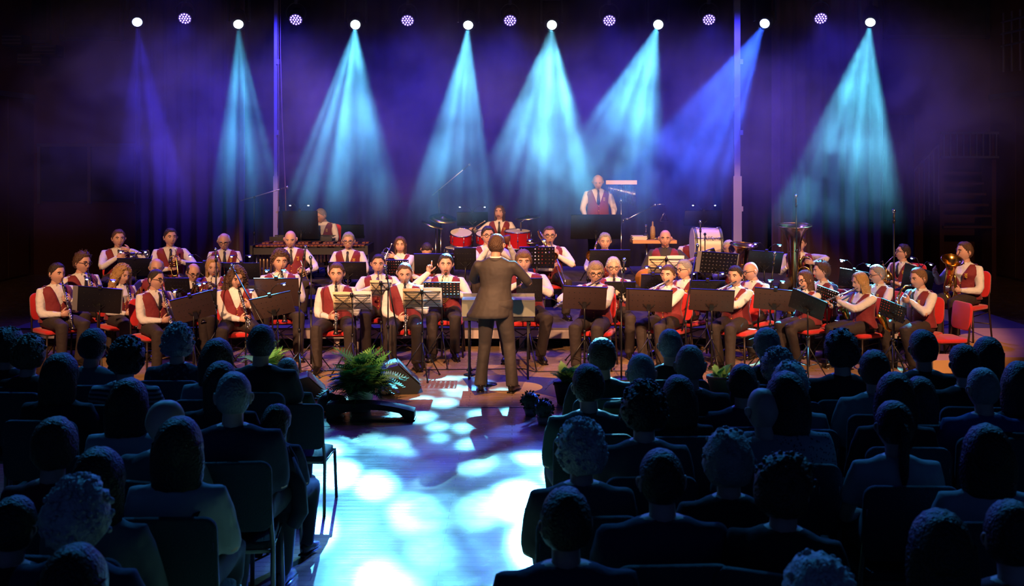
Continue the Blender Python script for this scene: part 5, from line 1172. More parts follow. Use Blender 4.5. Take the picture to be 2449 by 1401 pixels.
for (u, v0, v1, w, Y, z0, lab, la, lb) in ((843, 700, 744, 92, 12.55, 0, 'folding wire stand before the '+N('m17'), 'orange-lit sheet on the wire stand before the '+N('m17'), 'pale violet sheet on the wire stand before the '+N('m17')),
        (1010, 692, 738, 92, 12.55, 0, 'folding wire stand before the '+N('m19'), 'cream sheet on the wire stand before the '+N('m19'), 'white sheet on the wire stand before the '+N('m19')),
        (912, 672, 710, 52, 13.3, 0, 'small folding wire stand before the '+N('m18'), 'cream sheet before the '+N('m18'), 'pale sheet before the '+N('m18')),
        (1592, 615, 660, 84, 14.8, .28, 'folding wire stand before the '+N('m30'), 'cream sheet before the '+N('m30'), 'white sheet before the '+N('m30'))):
    r = stand(u, v0, v1, w, Y, z0, 'wire', 0, 0, 0, lab); sheets(*r, la, lb)

# ---- microphone stands
def mic_stand(u, vtop, Y, z0, label, boom=None, tilt=None, base='tripod', mic=True, upright=None):
    p = at(u, vtop, Y); t = thing('microphone_stand', label, 'microphone stand', (p.x, Y, z0)); h = p.z-z0
    if base == 'tripod': tripod(t, h, .28, .34, .008)
    else:
        b = MB(); b.lathe((0, 0, 0), [(.001, .022), (.10, .022), (.13, .008), (.13, 0)], (0, 0, 1), 20); obj('round_base', b, M_BLACK, t); b = MB(); b.cyl((0, 0, 0), (0, 0, h), .010, n=8); obj('pole', b, M_BLACK, t)
    b = MB(); b.ell((0, 0, h), (.02, .02, .022), 8, 6); obj('joint', b, M_BLACK, t)
    if boom:
        a = at(boom[0], boom[1], boom[4] if len(boom) > 4 else Y)-V((p.x, Y, z0)); c = at(boom[2], boom[3], boom[5] if len(boom) > 5 else Y)-V((p.x, Y, z0))
        b = MB(); b.loft([a, c], .009, 7); obj('boom', b, M_BLACK if len(boom) < 7 else boom[6], t)
        tip = c; d = (c-a).normalized()
    else: tip = V((0, 0, h)); d = V((0, -.25, 1)).normalized()
    if mic:
        m_ = thing('microphone', 'microphone on the '+label, 'microphone', (p.x, Y, z0)); b = MB(); b.cyl(tip, tip+d*.10, .010, .013, 10); obj('handle', b, M_DARK, m_)
        b = MB(); b.ell(tip+d*.125, (.022, .022, .026), 12, 8); obj('grille', b, M_CHROME, m_)
        b = MB(); b.cyl(tip-d*.02, tip+d*.03, .016, n=8); obj('clip', b, M_BLACK, t)
    return t
BLUE_ROD = M_CHROME
mic_stand(517, 622, 12.9, 0, 'upright stand before the pale blond girl')
mic_stand(588, 760, 12.7, 0, 'low stand whose boom crosses the wavy-haired clarinettist', (640, 795, 563, 652, 12.3, 12.9))
mic_stand(716, 700, 12.35, 0, 'upright stand beside the broad bald man\'s knee', (716, 700, 727, 618))
mic_stand(744, 640, 12.9, 0, 'thin stand between the curly-haired player and the orange sheets')
mic_stand(928, 690, 12.5, 0, 'stand with slanting boom between the two young clarinettists', (952, 800, 926, 664))
mic_stand(1406, 668, 13.6, 0, 'short stand behind the solid stand of the flautist with glasses')
mic_stand(1486, 720, 12.5, 0, 'tall round-based stand beside the flautist with glasses', (1486, 720, 1491, 648), base='round')
mic_stand(1640, 770, 12.6, 0, 'stand with long slanting boom beside the young flautist', (1632, 790, 1664, 610, 12.4, 12.9))
mic_stand(1842, 700, 13.1, 0, 'gooseneck stand between the flautists', (1842, 700, 1850, 632))
mic_stand(1905, 600, 14.4, 0, 'tall thin stand crossing the golden tuba', (1905, 600, 1904, 492))
mic_stand(2138, 760, 12.8, 0, 'tall thin stand with double microphone before the man looking up', (2138, 760, 2138, 530))
mic_stand(1686, 560, 15.2, .28, 'stand in front of the white bass drum', (1676, 640, 1675, 552))
M_BOOMB = mat('satin_blue_grey_tube', (.45, .45, .5), .35, .8)
mic_stand(608, 472, 17.0, .6, 'overhead boom stand above the marimba', (575, 480, 672, 452, 17.2, 16.8, M_BOOMB), mic=True)
mic_stand(1050, 455, 18.2, .6, 'overhead boom stand above the cymbals', (1034, 467, 1110, 404, 18.2, 17.9, M_BOOMB), mic=True)

# ---- marimba and vibraphone
def mallet(label, u0, u1, v, Y, z0, dark, hgt=None, bars=30, name='marimba'):
    a = at(u0, v, Y); c = at(u1, v, Y); W = c.x-a.x; h = a.z-z0; t = thing(name, label, 'percussion', ((a.x+c.x)/2, Y, z0))
    for s in (-1, 1):
        b = MB(); b.box((0, s*.30, h-.07), (W, .03, .10)); obj('rail', b, dark, t, False)
        b = MB(); b.box((s*W/2, 0, h-.05), (.04, .72, .14)); obj('end_board', b, dark, t, False)
        b = MB(); b.loft([(s*(W/2-.06), -.26, 0), (s*(W/2-.06), -.26, h-.1)], .018, 8); b.ell((s*(W/2-.06), -.26, .04), (.04, .02, .04), 8, 6); obj('leg', b, M_CHROME, t)
        b = MB(); b.loft([(s*(W/2-.06), .26, 0), (s*(W/2-.06), .26, h-.1)], .018, 8); obj('leg', b, M_CHROME, t)
    b = MB(); b.box((0, 0, .25), (W-.1, .03, .03)); obj('cross_bar', b, M_CHROME, t, False)
    for i in range(bars):
        x = -W/2+.05+(W-.1)*(i+.5)/bars; ln = .42-.20*i/bars
        q = MB(); q.box((x, -.10, h+.01), ((W-.1)/bars*.82, ln, .02)); obj('bar', q, M_ROSE if name == 'marimba' else M_SILVER, t, False)
        if i % 7 not in (2, 6): q = MB(); q.box((x+(W-.1)/bars*.5, .17, h+.03), ((W-.1)/bars*.8, ln*.8, .02)); obj('bar', q, M_ROSE if name == 'marimba' else M_SILVER, t, False)
        q = MB(); q.cyl((x, -.10, h-.08-.42*(1-i/bars)), (x, -.10, h-.03), (W-.1)/bars*.36, n=8); obj('resonator', q, M_TUBE, t)
    return t
M_ROSE = mat('rosewood', (.20, .06, .03), .35, var=.2, scale=10); M_TUBE = mat('brassy_resonator', (.62, .42, .24), .3, .9)
mallet('long rosewood marimba in front of the grey-haired percussionist', 614, 884, 586, 17.0, .6, M_DARK)
mallet('shorter vibraphone standing before the marimba', 656, 800, 570, 16.95, .6, M_DARK, name='vibraphone', bars=24) if False else None
t = thing('percussion_tray', 'dark tray of bells and small percussion above the marimba', 'percussion table', (at(725, 576, 17.75).x, 17.75, .6)); hh = at(725, 572, 17.75).z-.6
b = MB(); b.box((0, 0, hh), (1.0, .4, .03)); b.box((0, -.2, hh+.03), (1.0, .02, .05)); b.box((0, .2, hh+.03), (1.0, .02, .05)); obj('tray', b, M_DARK, t, False)
for s in (-1, 1):
    for q in (-1, 1): b = MB(); b.cyl((s*.45, q*.16, 0), (s*.45, q*.16, hh), .012, n=8); obj('leg', b, M_CHROME, t)
for i in range(20): b = MB(); b.box((-.44+i*.046, 0, hh+.035), (.036, .30-.006*i, .012)); obj('bar', b, M_SILVER, t, False)

# ---- drum kit
M_DRUMRED = mat('red_drum_lacquer', (.42, .012, .02), .18, var=.1, scale=4); M_HEAD = mat('drum_skin', (.70, .66, .64), .55)
def drum(root_, c, R, H, axis, col, lugs=8, nm='shell'):
    ax = nz(axis); c = V(c); b = MB(); b.lathe(c, [(R, 0), (R, H)], ax, 26); sh = obj(nm, b, col, root_)
    for s in (0, H):
        b = MB(); b.lathe(c+ax*s, [(.001, 0), (R*1.0, 0)] if s == 0 else [(.001, 0), (R, 0)], ax, 26); obj('drumhead', b, M_HEAD, root_)
        b = MB(); b.torus(c+ax*s, R+.006, .009, ax, 28, 6); obj('hoop', b, M_CHROME, root_)
    a = ax.orthogonal().normalized(); q_ = ax.cross(a)
    for k in range(lugs):
        w = a*cos(2*pi*k/lugs)+q_*sin(2*pi*k/lugs); b = MB(); b.loft([c+w*(R+.012), c+w*(R+.012)+ax*H], .004, 5); b.box(c+w*(R+.01)+ax*H*.5, (.022, .022, .022)); obj('lug', b, M_CHROME, sh)
def dpos(u, v, Y, z0): p = at(u, v, Y); return V((p.x, p.y, p.z-z0))
Yd = 17.3; kx = at(1150, 0, Yd).x
kit = thing('drum_kit', 'red lacquered drum kit with chrome hardware before the moustached drummer', 'drums', (kx, Yd, .6))
def kp(u, v, Y=Yd): p = at(u, v, Y); return V((p.x-kx, Y-Yd, p.z-.6))
drum(kit, (.18, -.25, .28), .27, .42, (0, 1, 0), M_DRUMRED, 8, 'bass_drum_shell')
drum(kit, kp(1102, 580), .17, .17, (.05, -.35, 1), M_DRUMRED, 6, 'tom_shell')
drum(kit, kp(1160, 578), .14, .14, (0, -.35, 1), M_DRUMRED, 6, 'tom_shell')
drum(kit, kp(1238, 590), .20, .25, (0, -.1, 1), M_DRUMRED, 8, 'floor_tom_shell')
drum(kit, kp(1090, 610), .17, .12, (0, -.1, 1), M_CHROME, 8, 'snare_shell')
def cymbal(u, v, R, ax, su, low=.02):
    c = kp(u, v); b = MB(); b.lathe(c, [(.001, .03), (.03, .028), (.045, .010), (R*.6, .002), (R, -.012), (R-.004, -.014), (.04, .004)], nz(ax), 26); obj('cymbal', b, mat('bronze_cymbal', (.55, .42, .22), .28, 1.0), kit)
    b = MB(); s = kp(su, v+12); b.cyl(V((s.x, s.y, low)), s, .012, n=8); b.loft([s, c], .008, 6); obj('cymbal_stand', b, M_CHROME, kit)
    for k in range(3): a = 2*pi*k/3+.4; b = MB(); b.loft([(s.x, s.y, .3), (s.x+.22*cos(a), s.y+.22*sin(a), .01)], .009, 6); obj('leg', b, M_CHROME, kit)
cymbal(1060, 521, .22, (.15, -.30, 1), 1054); cymbal(1036, 536, .19, (.35, -.12, 1), 1042); cymbal(1262, 519, .20, (-.1, -.10, 1), 1246); cymbal(1268, 577, .17, (0, -.04, 1), 1262)
b = MB(); b.box(kp(1115, 592), (.62, .02, .022)); obj('rack_bar', b, M_CHROME, kit, False)
st_ = thing('drum_stool', 'round black stool under the moustached drummer', 'stool', (PL['m22'][0].location.x, PL['m22'][0].location.y, .6))
b = MB(); b.lathe((0, .0, .36), [(.001, 0), (.16, 0), (.17, .03), (.15, .06), (.001, .06)], (0, 0, 1), 18); obj('seat', b, M_DARK, st_); b = MB(); b.cyl((0, 0, .1), (0, 0, .37), .02, n=8); obj('post', b, M_CHROME, st_)
for k in range(3): a = 2*pi*k/3; b = MB(); b.loft([(0, 0, .25), (.2*cos(a), .2*sin(a), .01)], .01, 6); obj('leg', b, M_CHROME, st_)

# ---- bar chimes, triangle, cowbell table
Yc = 17.6; p = at(1486, 436, Yc)
t = thing('bar_chimes', 'row of graduated bar chimes hanging beside the standing percussionist', 'chimes', (p.x, Yc, .6)); hh = p.z-.6; W = 74*Yc/F
b = MB(); b.box((0, 0, hh), (W, .045, .065)); obj('wooden_bar', b, mat('pale_wood_bar', (.66, .48, .36), .45), t, False)
for i in range(24):
    x = -W/2+.03+(W-.06)*i/23; ln = .09+.011*i; b = MB(); b.cyl((x, 0, hh-.05-ln), (x, 0, hh-.05), .0055, n=7); b.cyl((x, 0, hh-.05), (x, 0, hh-.03), .001, n=4); obj('chime', b, M_CHROME, t)
b = MB(); b.cyl((0, .03, .1), (0, .03, hh), .011, n=8); b.cyl((0, .03, .1), (0, .03, hh*.62), .016, n=8); b.ell((0, .03, hh-.30), (.03, .03, .04), 10, 7); obj('pole', b, M_CHROME, t)
for k in range(3): a = 2*pi*k/3+.5; b = MB(); b.loft([(0, .03, .35), (.28*cos(a), .03+.22*sin(a), .01)], .01, 6); obj('leg', b, M_CHROME, t)
for s in (-1, 1): b = MB(); b.ell((s*.035, .03, hh-.62), (.014, .012, .035), 8, 6); obj('wing_nut', b, M_CHROME, t)
A = at(1500, 524, Yc)-V((p.x, Yc, .6)); B = at(1567, 490, Yc)-V((p.x, Yc, .6)); C = at(1590, 487, Yc)-V((p.x, Yc, .6))
b = MB(); b.loft([(0, .03, A.z), A, B], .010, 7); b.loft([B, C], .007, 6); b.ell(A, (.04, .025, .03), 8, 6); b.ell(B, (.03, .025, .03), 8, 6); obj('side_arm', b, M_CHROME, t)
t = thing('triangle', 'steel triangle hanging from the chime stand\'s side arm', 'triangle', at(1588, 520, Yc)); b = MB()
b.loft([(.055, 0, -.055), (-.058, 0, -.058), (-.062, 0, -.050), (-.004, 0, .068), (.004, 0, .068), (.062, 0, -.045)], .008, 7); obj('bent_rod', b, M_CHROME, t)
b = MB(); b.loft([(0, 0, .07), (0, 0, .22)], .0015, 4); obj('string', b, M_DARK, t)
Yt = 16.95; p0 = at(1510, 576, Yt); p1 = at(1614, 576, Yt); tx = (p0.x+p1.x)/2
t = thing('percussion_table', 'tan wooden table top on a chrome stand beside the chimes', 'table', (tx, Yt, .6)); hh = p0.z-.6
b = MB(); b.box((0, 0, hh), (p1.x-p0.x, .42, .05)); obj('table_top', b, mat('tan_tabletop', (.58, .30, .14), .4), t, False)
b = MB(); b.cyl((-.10, 0, .05), (-.10, 0, hh), .016, n=8); obj('post', b, M_CHROME, t)
for k in range(3): a = 2*pi*k/3+.5; b = MB(); b.loft([(-.10, 0, .25), (-.10+.24*cos(a), .2*sin(a), .01)], .01, 6); obj('leg', b, M_CHROME, t)
q = at(1528, 570, Yt); s_ = thing('paper_stack', 'stack of folded scores on the tan percussion table', 'papers', (q.x, Yt, .6+hh+.025))
for k in range(5): b = MB(); b.box((0, 0, .006+k*.011), (.22, .28, .009), rz=.06*(k % 3-1)); obj('score', b, M_PAPER, s_, False)
q = at(1561, 0, Yt); s_ = thing('cabasa', 'brown tapered shaker standing on the tan percussion table', 'shaker', (q.x, Yt, .6+hh+.025))
b = MB(); b.lathe((0, 0, 0), [(.001, 0), (.04, 0), (.042, .1), (.036, .19), (.014, .21), (.012, .27), (.001, .28)], (0, 0, 1), 14); obj('body', b, mat('olive_gourd', (.30, .19, .06), .5, bump=.5, bscale=60), s_)
q = at(1545, 0, Yt); s_ = thing('cowbell', 'small black mounted cowbell with chrome knob on the tan table', 'cowbell', (q.x, Yt, .6+hh+.025))
b = MB(); b.rings([(0, 0, 0, .055, .035), (0, 0, .09, .035, .02)], 12, p=4); obj('bell', b, M_DARK, s_); b = MB(); b.cyl((0, 0, .09), (0, 0, .2), .007, n=6); b.ell((0, 0, .21), (.02, .02, .022), 8, 6); obj('knob', b, M_CHROME, s_)
q = at(1590, 0, Yt); s_ = thing('cymbal_pair', 'small dark splash cymbal lying over the percussion table', 'cymbal', (q.x-.14, Yt+.1, .6+hh+.03)); b = MB(); b.lathe((0, 0, 0), [(.001, .05), (.03, .045), (.05, .03), (.14, .012), (.139, .008)], (0, 0, 1), 20); obj('disc', b, mat('bronze_cymbal', (.55, .42, .22), .28, 1.0), s_)

# ---- white bass drum with lettering
Yb = 15.95; p0 = at(1655, 545, Yb); p1 = at(1722, 612, Yb); W = p1.x-p0.x; R = .26
t = thing('bass_drum', 'white concert bass drum with dark lettering and chrome rods', 'drum', ((p0.x+p1.x)/2, Yb, .28)); cz = p0.z-.28-R
M_WD = mat('white_drum_shell', (.80, .66, .50), .35, var=.05, scale=3)
b = MB(); b.lathe((-W/2, 0, cz), [(R, 0), (R, W)], (1, 0, 0), 32); sh = obj('shell', b, M_WD, t)
for s in (-1, 1):
    b = MB(); b.lathe((s*W/2, 0, cz), [(.001, s*.002), (R, 0)], (1, 0, 0), 30); obj('drumhead', b, M_HEAD, t)
    b = MB(); b.lathe((s*(W/2-.02)-.015, 0, cz), [(R+.004, 0), (R+.016, .004), (R+.016, .036), (R+.004, .04)], (1, 0, 0), 32); obj('hoop', b, mat('dark_green_hoop', (.10, .12, .09), .3), t)
for k in range(8):
    a = 2*pi*k/8+.3; w_ = V((0, cos(a), sin(a))); c = V((0, 0, cz)); b = MB(); b.loft([c+w_*(R+.02)+V((-W/2, 0, 0)), c+w_*(R+.02)+V((W/2, 0, 0))], .004, 5)
    for s in (-1, 1): b.ell(c+w_*(R+.018)+V((s*W*.36, 0, 0)), (.03, .012, .012), 8, 5)
    obj('tension_rod', b, M_CHROME, sh)
tc_ = bpy.data.curves.new('lettering', 'FONT'); tc_.body = 'Alifoma'; tc_.size = .085; tc_.extrude = .002; tc_.align_x = 'CENTER'; tc_.shear = .25; tc_.materials.append(M_TIE)
o_ = bpy.data.objects.new('tmp', tc_); COL.objects.link(o_); bpy.context.view_layer.update()
me_ = bpy.data.meshes.new_from_object(o_.evaluated_get(bpy.context.evaluated_depsgraph_get())); bpy.data.objects.remove(o_)
o = link('lettering', me_, t); a = radians(28); o.location = (.05, -(R+.012)*cos(a)-.03*sin(a), cz+(R+.012)*sin(a)-.03*cos(a)); o.rotation_euler = (pi/2-a, 0, 0)
for s in (-1, 1): b = MB(); b.loft([(s*W*.4, -.2, 0), (s*W*.3, 0, cz-R+.01), (s*W*.4, .2, 0)], .014, 7); obj('cradle_leg', b, M_CHROME, t)

# ---- conductor, his desk, things on the floor in front
CHM = mat('charcoal_suit', (.052, .042, .038), .7, var=.12, scale=5, bump=.8, bscale=7)
Yk = 11.85; pk = at(1190, 557, Yk)
rc, _ = person('conductor in a charcoal suit, standing with his back to the hall', (pk.x-.02, Yk, 0), radians(172), pk.z/1.765, hyaw=radians(-14), hpitch=.12, hair=('crop', 'brown'), outfit='suit', cloth=CHM, stand=True, seed=50, skin=2, trouser=CHM,
      hands=((V((-.27, -.34, 1.14)), (.2, -.9, .1), (0, 0, -1), .7, (-.9, .4, -.5)), (V((.12, -.36, 1.24)), (-.3, -.8, .4), (-.5, 0, -.8), .8, (.9, .3, -.5))), legs=((-.19, .02, .085), (.17, .02, .085)), fat=.10)
SHORT['cond'] = 'conductor'
bt_ = thing('baton', 'thin white conducting baton in the conductor\'s hand', 'baton', rc.location, rc.rotation_euler.z, None, rc.scale.x); b = MB(); b.loft([(-.25, -.42, 1.15), (-.12, -.72, 1.30)], [.005, .002], 5); obj('shaft', b, M_PAPER, bt_); b = MB(); b.ell((-.25, -.42, 1.15), (.012, .012, .018), 8, 6); obj('grip', b, M_TAN, bt_)
Yk2 = 12.6; a = at(1106, 714, Yk2); c = at(1279, 752, Yk2)
t = thing('conductor_desk', 'wide grey conductor\'s desk on thin legs before the conductor', 'desk', ((a.x+c.x)/2, Yk2, 0)); W = c.x-a.x
b = MB(); b.box((0, -.16, (a.z+c.z)/2), (W, .012, a.z-c.z)); obj('front_panel', b, mat('grey_olive_panel', (.30, .31, .24), .35, .3), t, False)
b = MB(); b.box((0, 0, a.z), (W, .34, .014)); b.box((0, .17, a.z+.02), (W, .01, .04)); obj('desk_top', b, mat('grey_top', (.22, .22, .22), .3), t, False)
b = MB(); b.box((0, 0, c.z-.03), (W*.98, .30, .04)); obj('shelf', b, M_DARK, t, False)
for s in (-1, 1):
    for q in (-1, 1): b = MB(); b.cyl((s*(W/2-.08), q*.12, 0), (s*(W/2-.08), q*.12, c.z-.03), .012, n=8); obj('leg', b, M_BLACK, t)
t = thing('round_base_stand', 'black round-based pole standing between the conductor\'s legs', 'stand', (at(1163, 0, 12.2).x, 12.2, 0))
b = MB(); b.lathe((0, 0, 0), [(.001, .03), (.03, .03), (.12, .012), (.125, 0)], (0, 0, 1), 20); obj('base', b, M_BLACK, t); b = MB(); b.cyl((0, 0, 0), (0, 0, .74), .014, n=8); obj('pole', b, M_BLACK, t)
# clarinet left standing on a floor peg beside the desk
t = thing('standing_clarinet', 'silver-keyed clarinet standing upright on a peg beside the conductor', 'clarinet', (at(1123, 0, 12.75).x, 12.75, 0))
b = MB(); b.lathe((0, 0, .05), [(.038, 0), (.02, .04), (.014, .08), (.013, .55), (.016, .56), (.012, .62), (.004, .67)], (0, 0, 1), 14); obj('wooden_body', b, M_EBONY, t)
k = MB()
for i in range(14): k.torus((0, 0, .12+i*.034), .0165, .004, (0, 0, 1), 10, 5)
k.loft([(.012, -.012, .1), (.012, -.012, .58)], .004, 5); k.loft([(-.012, -.012, .1), (-.012, -.012, .58)], .004, 5); obj('keys', k, M_SILVER, t)
b = MB(); b.cyl((0, 0, 0), (0, 0, .06), .03, .012, 10); obj('peg', b, M_BLACK, t)
b = MB(); b.lathe((0, 0, 0), [(.001, 0), (.07, 0), (.07, .012), (.001, .014)], (0, 0, 1), 14); obj('foot', b, M_BLACK, t)

# floor monitor wedges
M_SPK = mat('black_speaker_paint', (.010, .011, .015), .5, bump=.3, bscale=200)
M_GRILLE = mat('dark_grille', (.12, .12, .13), .38, bump=.8, bscale=400)
def wedge(u, v, Y, rz, sc, label):
    p = at(u, 0, Y); t = thing('floor_monitor', label, 'speaker', (p.x, Y, 0), radians(rz), None, sc)
    pr = [(-.30, 0), (.24, 0), (.30, .10), (-.02, .40), (-.26, .34)]   # side outline (y, z)
    b = MB(); n = len(pr); b.add([V((-.28, y, z)) for y, z in pr]+[V((.28, y, z)) for y, z in pr], [tuple(range(n)), tuple(range(2*n-1, n-1, -1))]+[(i, i+n, (i+1) % n+n, (i+1) % n) for i in range(n)]); obj('cabinet', b, M_SPK, t, False)
    g = MB(); g.add([V((-.26, .285, .13)), V((.26, .285, .13)), V((.26, .005, .392)), V((-.26, .005, .392)), V((-.26, .293, .138)), V((.26, .293, .138)), V((.26, .013, .400)), V((-.26, .013, .400))], [(4, 5, 6, 7), (0, 1, 5, 4), (1, 2, 6, 5), (2, 3, 7, 6), (3, 0, 4, 7)]); obj('grille', g, M_GRILLE, t, False)
    g = MB(); g.box((.284, -.02, .2), (.012, .12, .04)); obj('handle', g, M_DARK, t, False)
    return t
wedge(952, 0, 11.9, -80, .78, 'slanted black floor monitor speaker behind the fern')
wedge(738, 0, 11.6, -80, .6, 'black floor monitor speaker beside the long-haired girl')
# ferns
M_FERN = mat('fern_green', (.09, .36, .09), .5, var=.4, scale=9); M_FERNL = mat('fern_light_green', (.22, .50, .12), .5, var=.3, scale=9)
def frond_mesh(seed, L=.45, m=None):
    r = random.Random(seed); b = MB(); n = 22; P = []
    for i in range(n+1): t = i/n; P.append(V((0, L*(t*.85), L*(.75*t-.75*t*t*1.1))))
    b.loft(P, [.003]*n+[.001], 4)
    for i in range(2, n+1):
        t = i/n; w = L*.22*sin(pi*min(1, t*.92+.06))**.8*(1 if t < .8 else 1-(t-.8)*3.2)+.006
        for s in (-1, 1):
            p = P[i]; e = p+V((s*w, L*.07, r.uniform(-.012, .004))); q = V((0, L*.021, 0))
            b.add([p-q, p+q, p.lerp(e, .6)+q*.9, e, p.lerp(e, .6)-q*.9], [(0, 1, 2, 3, 4)])
    return b.mesh('frond', m, False)
M_POTB = mat('matt_black_pot', (.008, .008, .009), .9)
FR = [frond_mesh(i, .40+.05*i, (M_FERN, M_FERN, M_FERNL, M_FERN)[i]) for i in range(4)]
def fern(x, y, R, n, label, pot, seed=0, zb=None, potlabel=None):
    r = random.Random(seed); zb = .22 if zb is None else zb; t = thing('potted_fern', label, 'plant', (x, y, 0))
    b = MB(); b.lathe((0, 0, 0), [(.001, 0), (.10, 0), (.135, zb*.85), (.145, zb*.86), (.145, zb), (.12, zb), (.11, zb*.8), (.001, zb*.8)], (0, 0, 1), 18); obj('pot', b, pot, t)
    for i in range(n):
        o = link('frond', FR[i % 4], t); o.location = (r.uniform(-.05, .05), r.uniform(-.05, .05), zb*.85); el = r.uniform(-.1, 1.5)
        o.rotation_euler = (el*.9, r.uniform(-.3, .3), r.uniform(0, 2*pi)); s = R*r.uniform(.75, 1.15); o.scale = (s, s, s)
    return t
pf = at(862, 0, 10.95)
fern(pf.x, 10.95, .92, 170, 'bushy green fern in a pale pot beside the floor monitor', mat('pale_glazed_pot', (.45, .50, .40), .4), 1)
fern(at(640, 0, 12.0).x, 12.0, .7, 36, 'dark green fern behind the crew-cut man\'s head', M_POTB, 2)
fern(at(1356, 0, 11.3).x, 11.3, .5, 44, 'leafy green plant beside the conductor\'s floor marking', M_POTB, 3)
fern(at(1722, 0, 11.6).x, 11.6, .36, 34, 'small fern on the floor before the parted-hair flautist', M_POTB, 4)
# unclear low dark shapes in front of the fern, built as bar and bag
t = thing('floor_bar', 'low black arched floor bar in front of the fern', 'floor bar', (at(888, 0, 10.6).x, 10.6, 0)); b = MB(); P = []
for i in range(13):
    x = -.42+.84*i/12; zt = .165-.07*((x+.1)/.5)**2 if x > -.1 else .165-.02*abs(x+.1); zl = max(.0, .105-.42*(x)**2) if i not in (0, 1, 11, 12) else 0
    P.append((x, max(.09, zt), zl))
for y in (-.09, .09):
    for (x, zt, zl) in P: b.v += [V((x, y, zl)), V((x, y, zt))]
n = 13
for i in range(12):
    a0 = 2*i; b.f += [(a0, a0+2, a0+3, a0+1), (26+a0+1, 26+a0+3, 26+a0+2, 26+a0), (a0+1, a0+3, 26+a0+3, 26+a0+1), (a0+2, a0, 26+a0, 26+a0+2)]; b.m += [0]*4
b.f += [(0, 1, 27, 26), (24+1, 24, 50, 51)]; b.m += [0, 0]; obj('housing', b, mat('matt_black', (.010, .011, .014), .8), t, False); b = MB(); b.box((.12, -.02, .008), (.62, .16, .014)); obj('base_plate', b, M_DARK, t, False)
t = thing('duffel_bag', 'rounded black bag lying beside the girl\'s chair and the fern', 'bag', (at(785, 0, 10.9).x, 10.9, 0)); b = MB(); b.ell((0, 0, .095), (.11, .10, .095), 16, 10); b.ell((.10, -.02, .09), (.09, .09, .085), 14, 9); obj('fabric_body', b, mat('black_nylon', (.012, .014, .02), .7, bump=.6, bscale=20), t)
b = MB(); b.torus((0, -.02, .17), .06, .012, (1, .2, 0), 16, 6); obj('handle', b, M_DARK, t)
for k, (u, v, R) in enumerate(((1269, 968, .098), (1300, 988, .098))):
    Y = 10.75-k*.35; t = thing('topiary_ball', ['round clipped dark shrub ball on the floor behind the conductor', 'second round clipped shrub ball, nearer the audience chairs'][k], 'plant', (at(u, 0, Y).x, Y, 0)); r = random.Random(k)
    b = MB(); b.lathe((0, 0, 0), [(.001, 0), (.05, 0), (.07, .07), (.001, .07)], (0, 0, 1), 12); obj('pot', b, mat('grey_pot', (.2, .2, .2), .5), t)
    b = MB(); b.ell((0, 0, .14), (R*.86,)*3, 14, 9)
    for i in range(150):
        d = V((r.gauss(0, 1), r.gauss(0, 1), r.gauss(0, 1))).normalized(); c = V((0, 0, .14))+d*R*.88; q = d.orthogonal().normalized(); b.add([c-q*.012, c+q*.012, c+d*.02+q*.004, c+d*.022-q*.004], [(0, 1, 2, 3)])
    obj('foliage', b, mat('box_green', (.02, .08, .03), .6, var=.3, scale=40), t, False)
# ================================================================== the audience
M_ACH = mat('dark_teal_upholstery', (.018, .040, .055), .8, var=.1, scale=6, bump=.4, bscale=120); M_STEEL = mat('painted_steel_tube', (.16, .17, .17), .35, .6)
def make_aud_chair():
    c = thing('audience_chair', 'chair', 'chair')
    s = MB(); s.rbox((0, -.01, .44), (.46, .42, .05), .06, 2, 5); obj('seat', s, M_ACH, c)
    b = MB(); b.rbox((0, 0, 0), (.47, .035, .38), .06, 1, 5); b.xf(MX.Translation((0, .235, .72)) @ MX.Rotation(-.12, 4, 'X')); obj('backrest', b, M_ACH, c)
    for sx in (-1, 1):
        l = MB(); l.loft([(sx*.235, -.20, .43), (sx*.245, -.23, 0)], .0135, 8); obj('leg', l, M_STEEL, c)
        l = MB(); l.loft([(sx*.245, .27, 0), (sx*.235, .20, .44), (sx*.225, .22, .6), (sx*.22, .25, .80)], .0135, 8); obj('leg', l, M_STEEL, c)
    f = MB(); f.loft([(-.235, -.20, .415), (.235, -.20, .415), (.235, .20, .415), (-.235, .20, .415)], .011, 6, closed=True); obj('frame', f, M_STEEL, c)
    return c
AC0 = make_aud_chair(); AC_USED = [False]
def aud_chair(loc, rz, label, sc=1.0):
    if AC_USED[0]: c = dup(AC0)
    else: c = AC0; AC_USED[0] = True
    c.location = loc; c.rotation_euler.z = rz; c['label'] = label; c['group'] = 'chairs of the audience'; c.scale = (sc,)*3; return c
CL = {'black': (.012, .012, .016), 'navy': (.015, .022, .06), 'grey': (.16, .17, .18), 'white': (.42, .43, .45), 'palegrey': (.28, .29, .30), 'red': (.14, .015, .03), 'brown': (.06, .04, .03),
      'blue': (.04, .06, .24), 'teal': (.03, .07, .08), 'olive': (.05, .055, .03), 'taupe': (.10, .08, .09)}
def striped(name, c1, c2, sc):
    m = bpy.data.materials.new(name); m.use_nodes = True; nt = m.node_tree; b = nt.nodes['Principled BSDF']; b.inputs['Roughness'].default_value = .85
    tc = nt.nodes.new('ShaderNodeTexCoord'); w = nt.nodes.new('ShaderNodeTexWave'); w.bands_direction = 'Z'; w.inputs['Scale'].default_value = sc; w.inputs['Distortion'].default_value = .6
    r = nt.nodes.new('ShaderNodeValToRGB'); r.color_ramp.interpolation = 'CONSTANT'; r.color_ramp.elements[0].color = (*c1, 1); r.color_ramp.elements[1].color = (*c2, 1); r.color_ramp.elements[1].position = .5
    nt.links.new(tc.outputs['Object'], w.inputs[0]); nt.links.new(w.outputs['Fac'], r.inputs[0]); nt.links.new(r.outputs[0], b.inputs['Base Color']); return m
